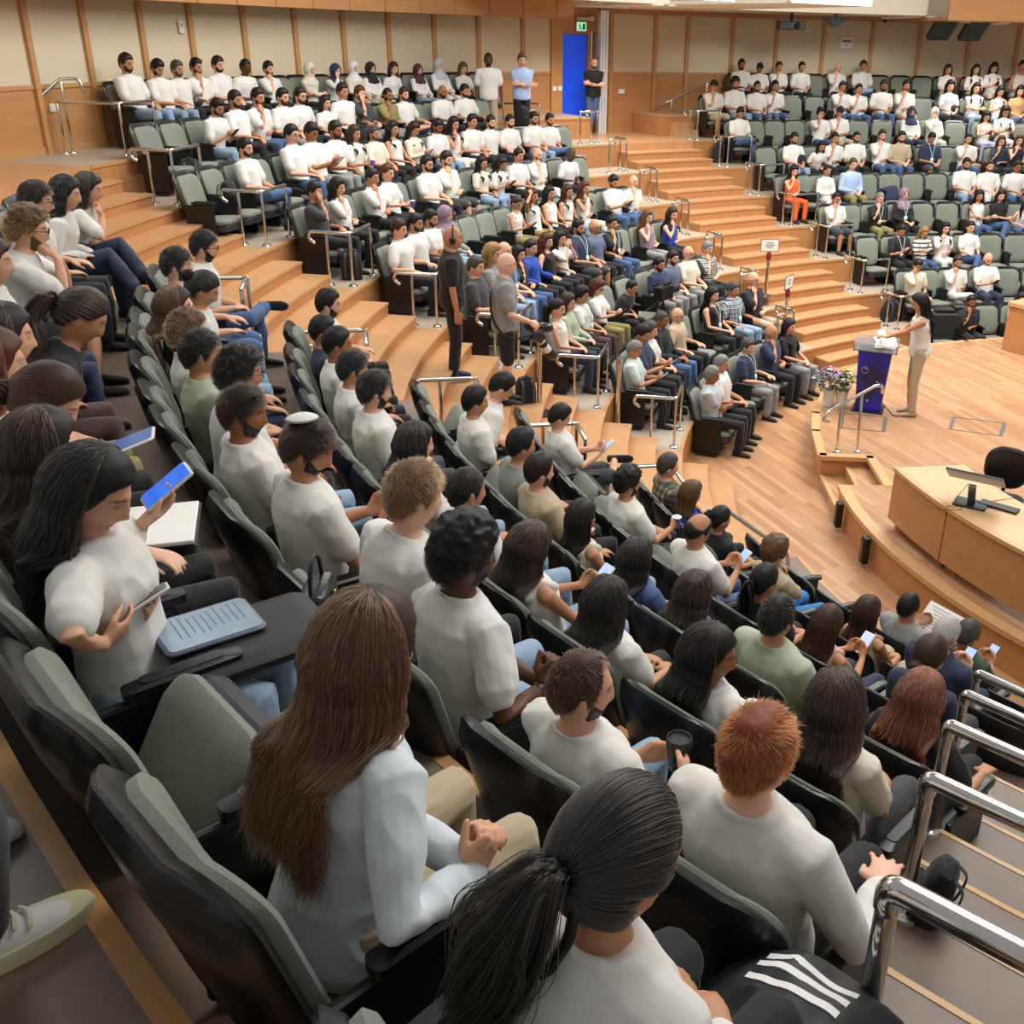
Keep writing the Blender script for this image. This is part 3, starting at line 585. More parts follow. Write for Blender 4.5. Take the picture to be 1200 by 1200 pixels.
                    for k in range(1, m + 1):
                        q = k / m; z = p[2] - ln * q; h = (z - H[2]) / max(T[2], .4); yb = back(min(h, .53)) if h < .5 else p[1] - .012 * k
                        frontlock = spec.get('front') and math.cos(a1) > -.2
                        if frontlock: yb = (H + T * min(h, .5))[1] + B[1] * .15 if h < .44 else p[1] + .01 * k
                        y = p[1] + (yb - p[1]) * min(1, k / 3.2); wv = (.010 if st == 'wavy' else .0055)
                        pts.append(np.array([x0 * (1 + .16 * q) + ci[2] * .016 * q * 1.2 + wv * math.sin(ci[3] * 3 + q * (9 if st == 'wavy' else 5)) + rr.normal(0, .0022), y - abs(ci[1]) * .008 * q - rr.uniform(0, .018) * (.4 + q), z]))
                S.append(np.array(pts))
            rad = .0013 if not tie else .0010
        if st == 'pony':
            b0 = Q((0, -.112, .0)); PL = .36 * spec.get('hl', 1.0); x = spec.get('ponyx', 0.)
            for i in range(int(3000 * dens)):
                ci = clump[i % 90]; j = np.array([ci[0], ci[1], ci[2]]) * .010 + rr.normal(0, 1, 3) * .004; pts = [b0 + j * .6, b0 + Rh @ np.array([0, -.03, .012]) + j, b0 + Rh @ np.array([0, -.052, -.002]) + j * 1.3]
                lk = PL * (.95 + .05 * ci[3]) * rr.uniform(.85, 1.03)
                for k in range(1, 9):
                    q = k / 8; z = b0[2] - .01 - lk * q; h = (z - H[2]) / max(T[2], .4); pts.append(np.array([b0[0] + j[0] * (1.6 + 1.6 * math.sin(q * PI)) + x * q ** .8 + .012 * math.sin(ci[3] * 4 + q * 6) * q, min(b0[1] - .055, back(min(h, .53)) - .004) + j[1] * (1.2 + q) - rr.uniform(0, .012), z + j[2]]))
                S.append(np.array(pts))
        C_ = bpy.data.hair_curves.new('hair'); C_.add_curves([len(q) for q in S]); P = np.concatenate(S).astype(np.float32); C_.attributes['position'].data.foreach_set('vector', P.ravel())
        R_ = np.concatenate([np.interp(np.linspace(0, 1, len(q)), [0, .6, 1], [rad, rad * .9, rad * .25]) * dens ** -.55 for q in S]).astype(np.float32); at = C_.attributes.get('radius') or C_.attributes.new('radius', 'FLOAT', 'POINT'); at.data.foreach_set('value', R_); return C_
    def mk_hair():
        mb = MB(); Q = lambda p: hc + Rh @ (np.array(p) * HS)
        hair_cap(mb, spec, hr, lod); n = (0, 90, 26)[lod]; r0 = (.011, .0105, .025)[lod]; rr = np.random.default_rng(spec.get('seed', 1) + 5)
        back = lambda h, x: (H + T * h)[1] - B[1] * (.125 if abs(x) < .12 else .09) - .012
        if st in ('long', 'wavy', 'halfup', 'bob'):
            L = {'long': .36, 'wavy': .34, 'halfup': .42, 'bob': .10}[st] * spec.get('hl', 1.0)
            for i in range(n):
                a = math.radians(rr.uniform(75, 285)); u = rr.uniform(0, 1); sx, cy = math.sin(a), math.cos(a); e = rr.uniform(.86, 1.08); pts = []
                for z, q in ((.085 * u + .015, .98 - .25 * u), (.02, 1.12), (-.045, 1.10), (-.095, 1.0 + .1 * abs(sx))): pts.append(Q((.079 * sx * q * e, .097 * cy * q * e + (.0 if cy < 0 else -.01), z)))
                p = pts[-1]; front = cy > -.25 and spec.get('front', True); ln = L * rr.uniform(.72, 1.05) * (.62 if front and lod == 2 else 1); m = 6 if st != 'bob' else 2; ph = rr.uniform(0, 6); sprd = rr.uniform(.75, 1.2)
                for k in range(1, m + 1):
                    z = p[2] - ln * k / m; h = (z - H[2]) / max(T[2], .4); x = p[0] * (1 + .25 * sprd * k / m) + (.012 * math.sin(ph + k * 1.3) if st == 'wavy' else .004 * math.sin(ph + k))
                    yb = back(min(h, .5), x) if h < .46 else p[1] - .02 * k
                    yf = (H + T * min(h, .5))[1] + B[1] * .145 if h < .42 else p[1] + .01 * k
                    tgt = yf if front else yb; y = p[1] + (tgt - p[1]) * min(1, k / 2.2)
                    if not front: y = min(y, yb + .004) if h < .44 else y
                    pts.append(np.array([x, y + (.008 * math.cos(ph + k * 1.7) if st == 'wavy' else 0) - rr.uniform(0, .012), z]))
                m_ = len(pts); rad = r0 * np.interp(np.linspace(0, 1, m_), [0, .15, .6, 1], [.5, 1.0, 1.0, .3]); q_ = spline(pts, 2); mb.tube(q_, np.interp(np.linspace(0, 1, len(q_)), np.linspace(0, 1, m_), rad), 5, False)
        if st == 'halfup':
            mb.tube(spline([Q((-.07, .0, .04)), Q((-.04, -.095, .03)), Q((0, -.118, .022)), Q((.04, -.095, .03)), Q((.07, .0, .04))], 4), .009, 6); mb.ell(Q((0, -.118, .018)), (.022, .015, .018), Rh)
        if st == 'pony':
            b0 = Q((0, -.108, .0)); L = .34 * spec.get('hl', 1.0); mb.ell(b0, (.026, .022, .026), Rh)
            for i in range({0: 14, 1: 30, 2: 8}[lod]):
                j = rr.normal(0, 1, 3) * .016; x = spec.get('ponyx', 0.); pts = [b0 + j * .5, b0 + Rh @ np.array([0, -.04, .008]) + j]
                for k in range(1, 6):
                    z = b0[2] - L * rr.uniform(.85, 1.02) * k / 5; h = (z - H[2]) / max(T[2], .4); pts.append(np.array([b0[0] + j[0] * 2.2 + x * k / 5, min(b0[1] - .03, back(min(h, .5), 0)) + j[1] * 1.2 - .008, z + j[2]]))
                q = spline(pts, 3 if lod == 0 else 2); mb.tube(q, np.interp(np.linspace(0, 1, len(q)), [0, .2, .7, 1], [.006, r0, r0 * .9, r0 * .3]), 5, False)
        if st in ('bun', 'updo'):
            z = .055 if st == 'bun' else -.03; mb.ell(Q((0, -.118, z)), np.array([.042, .034, .04]), Rh, 14, 10)
            if lod < 2:
                for i in range(14): a = i / 14 * 2 * PI; mb.tube(spline([Q((0, -.085, z)), Q((.04 * math.cos(a), -.115, z + .04 * math.sin(a))), Q((.02 * math.cos(a + .8), -.15, z + .02 * math.sin(a + .8)))], 3), .009, 5)
        me = mb.mesh('hair', True); return me
    if st == 'hijab':
        def mk_h():
            mb = MB(); nu, nv = 40, 28; D = sph(nu, nv).reshape(-1, 3); b = head_shape(D, False); op = ((b[:, 0] / .052) ** 2 + ((b[:, 2] + .022) / .082) ** 2 < 1) & (D[:, 1] > 0); off = np.where(op, -.02, .02 + .012 * np.clip(-D[:, 1], 0, 1) + .003 * vnoise(b * 40))
            add_sphere(mb, ((b + D * off[:, None]) * HS) @ Rh.T + hc, nu, nv)
            mb.rings([ring(hc - np.array([0, .0, .075]), .088, .095), ring(tor(1.07), .098, .105), ring(tor(.96), .155, .13), ring(tor(.8), .195, .155), ring(tor(.66), .15, .135)])
            return remesh(mb, .011, 3)
        P_.append(('headscarf', cached('hij', key0, mk_h), cloth_mat(spec['hc'])))
    else:
        P_.append(('hair', cached('hair', key0 + (st, spec.get('front')), mk_hair), hair_mat(spec['hc'] if st != 'cap' else 'black')))
        if lod == 0 and st not in ('ring', 'bald'): P_.append(('hair_strands', strands(), strand_mat(spec['hc'])))
    if spec.get('beard'):
        def mk_b():
            mb = MB(); nu, nv = (64, 48) if lod == 0 else (36, 28); D = sph(nu, nv).reshape(-1, 3); b = head_shape(D, True); az = np.degrees(np.arctan2(np.abs(D[:, 0]), D[:, 1])); z = b[:, 2]
            hi = np.interp(az, [0, 14, 25, 45, 70, 82], [-.048, -.046, -.060, -.048, -.014, -.002]); k = np.clip((hi - z) / .008 + .5, 0, 1) * np.clip((84 - az) / 6, 0, 1); lip = np.exp(-(b[:, 0] / .017) ** 4 - ((z + .067) / .007) ** 4); k = k * (1 - .9 * lip * (D[:, 1] > 0))
            P = b + D * (np.where(k > .03, -.003 + k * (.0065 + .003 * vnoise(b * 90)), -.02))[:, None]; add_sphere(mb, (P * HS) @ Rh.T + hc, nu, nv); return mb.mesh('beard', True)
        P_.append(('beard', cached('beard', key0, mk_b), hair_mat(spec['beardc'])))
    ex = spec.get('extra', ())
    Q = lambda p: hc + Rh @ (np.array(p) * HS)
    if st == 'cap':
        def mk_c():
            mb = MB(); nu, nv = 36, 24; D = sph(nu, nv).reshape(-1, 3); b = head_shape(D, False); k = np.clip((b[:, 2] - .035) / .01, 0, 1); add_sphere(mb, ((b + D * (np.where(k > 0, .018 * k, -.02))[:, None]) * HS) @ Rh.T + hc, nu, nv)
            mb.rings([np.array([Q((x, .07 + (.085 * (1 - (x / .075) ** 2)) * k + .0, .045 - .012 * k + dz)) for x in np.linspace(-.07, .07, 9)] + [Q((x, .05, .045 + dz)) for x in np.linspace(.07, -.07, 9)]) for k, dz in ((1, 0), (1, .008))]); return mb.mesh('cap', True)
        P_.append(('cap', cached('cap', key0, mk_c), cloth_mat(spec['hc'])))
    def small(nm, m, make): P_.append((nm, cached(nm, key0, make), m))
    if 'kippah' in ex:
        def mk(): mb = MB(); D = sph(24, 40); R = [((head_shape(D[i], False) + D[i] * .036) @ rotx(.42).T * HS) @ Rh.T + hc for i in range(33, 40)]; R += [((head_shape(D[i], False) + D[i] * .030) @ rotx(.42).T * HS) @ Rh.T + hc for i in range(39, 32, -1)]; mb.rings(R); return mb.mesh('kippah', True)
        small('kippah', cloth_mat('white'), mk)
    if 'glasses' in ex or 'sung' in ex:
        up = 'sung' in ex; y0, z0 = (.1, .008) if not up else (.062, .105)
        def mk():
            mb = MB()
            for sx in (-1, 1):
                a = np.linspace(0, 2 * PI, 13); mb.tube(np.array([Q((sx * .033 + .024 * math.cos(q), y0 + .002, z0 + .018 * math.sin(q) * (1 if not up else .6))) for q in a]), .0024, 5, False); mb.tube([Q((sx * .058, y0, z0 + .004)), Q((sx * .082, .03, z0 + .002)), Q((sx * .084, -.02, .012 if not up else .06))], .0024, 5)
                if up: mb.ell(Q((sx * .033, y0, z0)), (.026, .008, .013), Rh)
            mb.tube([Q((-.01, y0 + .004, z0)), Q((.01, y0 + .004, z0))], .0022, 5); return mb.mesh('glasses', True)
        small('sunglasses' if up else 'glasses', M_black, mk)
    if 'headphones' in ex:
        def mk():
            mb = MB(); mb.tube(np.array([Q((.096 * math.sin(q), -.005, .135 * math.cos(q))) for q in np.linspace(-1.6, 1.6, 17)]), .008, 6)
            for sx in (-1, 1): mb.ell(Q((sx * .092, -.005, -.005)), (.022, .036, .042), Rh)
            return mb.mesh('headphones', True)
        small('headphones', M_black, mk)
    if 'lanyard' in ex:
        def mk():
            mb = MB()
            for sd in (-1, 1): mb.tube(spline([tor(1.06) + np.array([sd * .06, -.05, .0]), tor(.98) + np.array([sd * .07, 0, .02]) + B * .09, tor(.7) + np.array([sd * .03, 0, 0]) + B * .155, tor(.42) + B * .155], 4), .006, 5)
            M_ = np.stack([(1, 0, 0), B, T], 1); mb.box(tor(.34) + B * .16, (.075, .006, .10), M=M_); return mb.mesh('lanyard', True)
        small('lanyard', mat('lanyard_teal', '#bfe0d8', .6), mk)
    if 'watch' in ex:
        sd, S, E, W, A = arm[1]
        small('wristband', M_black, lambda: MB().tube([W * .93 + E * .07, W * .84 + E * .16], .034, 12).mesh('wristband', True))
    return P_, dict(hc=hc, Rh=Rh, arm=arm, tor=tor, B=B, T=T)
def spline(P, k=3):
    P = np.asarray(P, float); n = len(P); out = []
    for i in range(n - 1):
        p0, p1, p2, p3 = P[max(i - 1, 0)], P[i], P[i + 1], P[min(i + 2, n - 1)]
        for j in range(k): t = j / k; out.append(.5 * ((2 * p1) + (-p0 + p2) * t + (2 * p0 - 5 * p1 + 4 * p2 - p3) * t * t + (-p0 + 3 * p1 - 3 * p2 + p3) * t ** 3))
    out.append(P[-1]); return np.array(out)
def hand(mb, sd, E, W, A, lod, f):
    """palm, four curled fingers of unequal length, thumb from the side of the palm"""
    d = unit(A['d']) if 'd' in A else unit(unit(W - E) + np.array([-sd * .25, .1, -.1])); n = np.array(A.get('n', (0, 0, -1.)), float); n = unit(n - d * (n @ d)); s = np.cross(d, n) * sd       # n: the way the palm faces; s: towards the thumb
    if 's' in A: s = s * A['s']
    k = (.9 if f else 1.0) * (1.1 if lod == 0 else 1.04); cl = A.get('curl', .5); sp = A.get('spread', .12)
    R = []
    for y, wv, t in ((-.012, .026, .022), (.02, .034, .024), (.055, .041, .024), (.085, .041, .021), (.096, .036, .015)):
        a = np.linspace(0, 2 * PI, 14, endpoint=False); R.append(W + d * y * k + np.outer(np.cos(a) * wv * k, s) + np.outer(np.sin(a) * t * .62 * k, n))
    mb.rings(R)
    AN = A.get('ang')
    for i, (o_, ln) in enumerate(((.0315, .076), (.0108, .085), (-.0102, .079), (-.0305, .062))):
        p = W + d * .086 * k + s * o_ * k; ang = (.15 + .1 * i * .4) * cl * 2; dirn = unit(d + s * sp * (1.3 - i) * .5); pts = [p - dirn * .025, p]; L = ln * k
        for j_, (q, c) in enumerate(((.46, 1), (.30, 1.5), (.24, 1.1))):
            ang += cl * .75 * c
            if AN: ang = math.radians(AN[j_]) + cl * .4
            pts.append(pts[-1] + (dirn * math.cos(ang - cl * .4) + n * math.sin(ang - cl * .4)) * L * q)
        mb.tube(pts, np.array([.0088, .0088, .0084, .0078, .0068]) * k * (1.22 if lod else 1), 8)
    tl = A.get('thumb', .7); p = W + d * .022 * k + s * .026 * k + n * .006; d1 = unit(d * .62 + s * .62 + n * .35 * tl); d2 = unit(d * .85 + s * (.25 - .4 * tl) + n * .45 * tl)
    mb.tube([p - d1 * .015, p + d1 * .042 * k, p + d1 * .042 * k + d2 * .034 * k, p + d1 * .042 * k + d2 * .058 * k], np.array([.0150, .0125, .0108, .0085]) * k, 8)
CACHE = {}
LEGS = {'n': (((-.088, .0, .44), (-.13, .44, .46), (-.13, .42, .08)), ((.088, .0, .44), (.13, .44, .46), (.13, .42, .08))),
        'x': (((-.088, .0, .44), (-.12, .44, .46), (-.13, .42, .08)), ((.088, .0, .44), (.20, .40, .52), (-.09, .50, .55))),
        'k': (((-.088, .0, .44), (-.06, .45, .46), (-.10, .48, .08)), ((.088, .0, .44), (-.02, .43, .57), (.12, .62, .30)))}
def V_(*a): return np.array(a, float)
def arms_of(kind):
    lapL = dict(w=(-.11, .27, .575), d=(.6, .6, -.2), n=(.1, -.1, -1), curl=.35); lapR = dict(w=(.11, .26, .60), d=(-.75, .5, -.15), n=(-.1, -.1, -1), curl=.4)
    restL = dict(w=(-.27, .22, .62), d=(.1, 1, -.15), curl=.35); restR = dict(w=(.27, .22, .62), d=(-.1, 1, -.15), curl=.35)
    def g(hc, Rh, f):
        q = lambda p: hc + Rh @ np.array(p)
        if kind == 'lap': return (lapL, lapR)
        if kind == 'rest': return (restL, restR)
        if kind == 'mix': return (restL, lapR)
        if kind == 'chin': return (dict(w=(-.05, .20, .64), d=(1, .2, 0), curl=.6), dict(w=q((.055, .125, -.20)), d=(-.25, -.2, 1), n=(0, -1, .1), curl=1.0, hint=(.5, .6, -1)))
        if kind == 'face': return (dict(w=(-.12, .25, .62), d=(.7, .6, -.1), curl=.5), dict(w=q((.07, .135, -.12)), d=(-.35, -.1, 1), n=(0, -1, .1), curl=.5, hint=(.5, .6, -1)))
        if kind == 'phone': return (dict(w=(-.075, .30, .70), d=(.55, .6, .35), n=(.6, -.2, .7), curl=.7), dict(w=(.075, .29, .70), d=(-.55, .6, .35), n=(-.6, -.2, .7), curl=.7))
        if kind == 'fold': return (dict(w=(.10, .20, .68), d=(1, .05, .1), n=(0, -1, 0), curl=.4), dict(w=(-.10, .235, .66), d=(-1, .05, .05), n=(0, -1, 0), curl=.4))
        if kind == 'cup': return (lapL, dict(w=(.10, .30, .66), d=(-.5, .8, .1), n=(-.8, -.4, 0), curl=.9))
        if kind == 'knee': return (dict(w=(-.14, .36, .575), d=(.1, 1, -.3), curl=.4), dict(w=(.14, .36, .575), d=(-.1, 1, -.3), curl=.4))
        if kind == 'up': return (lapL, dict(w=q((.13, .05, .06)), d=(-.7, -.3, .6), n=(-.5, -.5, 0), curl=.3, hint=(1, .4, -.3)))
        if kind == 'up2': return (dict(w=q((-.05, .20, -.10)), d=(.3, .1, 1), n=(0, -1, 0), curl=.4, hint=(-.6, .3, -1)), dict(w=q((.06, .20, -.10)), d=(-.3, .1, 1), n=(0, -1, 0), curl=.4, hint=(.6, .3, -1)))
        if kind == 'pray': return (dict(w=q((-.03, .17, -.17)), d=(.5, -.35, .8), n=(.3, -.9, 0), curl=.9, hint=(-.5, .5, -1)), dict(w=q((.035, .165, -.16)), d=(-.5, -.35, .8), n=(-.3, -.9, 0), curl=.9, hint=(.5, .5, -1)))
        return (lapL, lapR)
    return g
HAIRW = {'short': '{c}-haired', 'buzz': 'crop-haired', 'receding': 'thin-haired', 'ring': 'balding', 'bald': 'bald', 'curly': 'curly-haired', 'afro': 'tight-curled', 'red': 'ginger-haired', 'long': 'long-haired', 'wavy': 'wavy-haired', 'bob': 'bob-haired', 'halfup': 'half-tied', 'pony': 'ponytailed', 'bun': 'bun-haired', 'updo': 'clip-haired', 'cap': 'cap-wearing'}
POSE = {'chin': 'hand on chin', 'face': 'hand over face', 'phone': 'on phone', 'fold': 'arms folded', 'cup': 'holding cup', 'rest': 'arms on armrests', 'up': 'hand in hair', 'up2': 'hands raised', 'pray': 'hands at mouth', 'knee': 'hands on knees', 'lap': 'hands in lap', 'mix': 'hands low'}
STYLES = set(HAIRW) | {'hijab'}
def parse(tok):
    s = dict(sex=tok[0], style='short', hc='black', top='tee', topc='white', bot='black', short=False, skin=2, arms_k='lap', legs='n', extra=[], yaw=0, nod=6)
    i = 1; tops = ('tee', 'polo', 'long', 'jacket', 'sleeveless', 'plaid')
    while i < len(tok):
        t = tok[i]
        if t in STYLES and i == 1: s['style'] = t; s['hc'] = tok[i + 1]; i += 1
        elif t in tops: s['top'] = t; s['topc'] = tok[i + 1]; i += 1
        elif t.startswith('skin'): s['skin'] = int(t[4])
        elif t == 'beard': s['beard'] = True
        elif t in ('glasses', 'sung', 'kippah', 'lanyard', 'headphones', 'watch'): s['extra'].append(t)
        elif t in POSE: s['arms_k'] = t
        elif t == 'cross': s['legs'] = 'x' if s['sex'] == 'm' else 'k'
        elif t == 'down': s['nod'] = 26
        elif t == 'side': s['yaw'] = -55
        elif t.endswith('shorts'): s['short'] = True; s['bot'] = {'bshorts': 'jeans', 'gshorts': 'charcoal', 'bgshorts': 'beige'}[t]
        elif t in COL: s['bot'] = t
        i += 1
    if s['arms_k'] in ('phone',): s['nod'] = 22
    s['beardc'] = s['hc'] if s['hc'] in HAIRC else 'black'
    if s['style'] == 'red': s['hc'] = 'red'
    return s
def describe(s):
    h = ('in %s headscarf' % s['hc'] if s['style'] == 'hijab' else HAIRW[s['style']].format(c=s['hc'] if s['hc'] not in ('darkbrown', 'lightgrey') else {'darkbrown': 'dark', 'lightgrey': 'white'}[s['hc']]))
    n = 'man' if s['sex'] == 'm' else 'woman'; top = {'tee': 'T-shirt', 'polo': 'shirt', 'long': 'top', 'jacket': 'jacket', 'sleeveless': 'sleeveless top', 'plaid': 'plaid shirt'}[s['top']]; c = {'icewhite': 'white', 'royalblue': 'blue', 'skyblue': 'pale-blue', 'lightgrey': 'grey', 'stripe': 'striped', 'sage': 'sage-green'}.get(s['topc'], s['topc'])
    if s['style'] == 'hijab': return f"{n} {h} and {c} {top}, {POSE[s['arms_k']]}"
    b = 'bearded ' if s.get('beard') else ''
    return f"{b}{h} {n} in {c} {top}, {POSE[s['arms_k']]}"
def make_person(spec, loc, rz, scale, label):
    e = empty('person', loc, rz, label, 'person'); e.scale = (scale,) * 3
    parts, info = person_parts(spec)
    last = {}
    for nm, me, m in parts:
        if not me.materials: me.materials.append(m)
        o = bpy.data.objects.new(nm, me); C.objects.link(o); o.parent = last.get({'hair_strands': 'hair', 'beard': 'body', 'cap': 'hair', 'kippah': 'hair', 'lanyard': '-'}.get(nm), e); last[nm] = o
        if me.materials[0] is not m: o.material_slots[0].link = 'OBJECT'; o.material_slots[0].material = m
    return e, info
def to_world(loc, rz, s, p): p = np.asarray(p, float) * s; c, q = math.cos(rz), math.sin(rz); return np.array([loc[0] + c * p[0] - q * p[1], loc[1] + q * p[0] + c * p[1], loc[2] + p[2]])
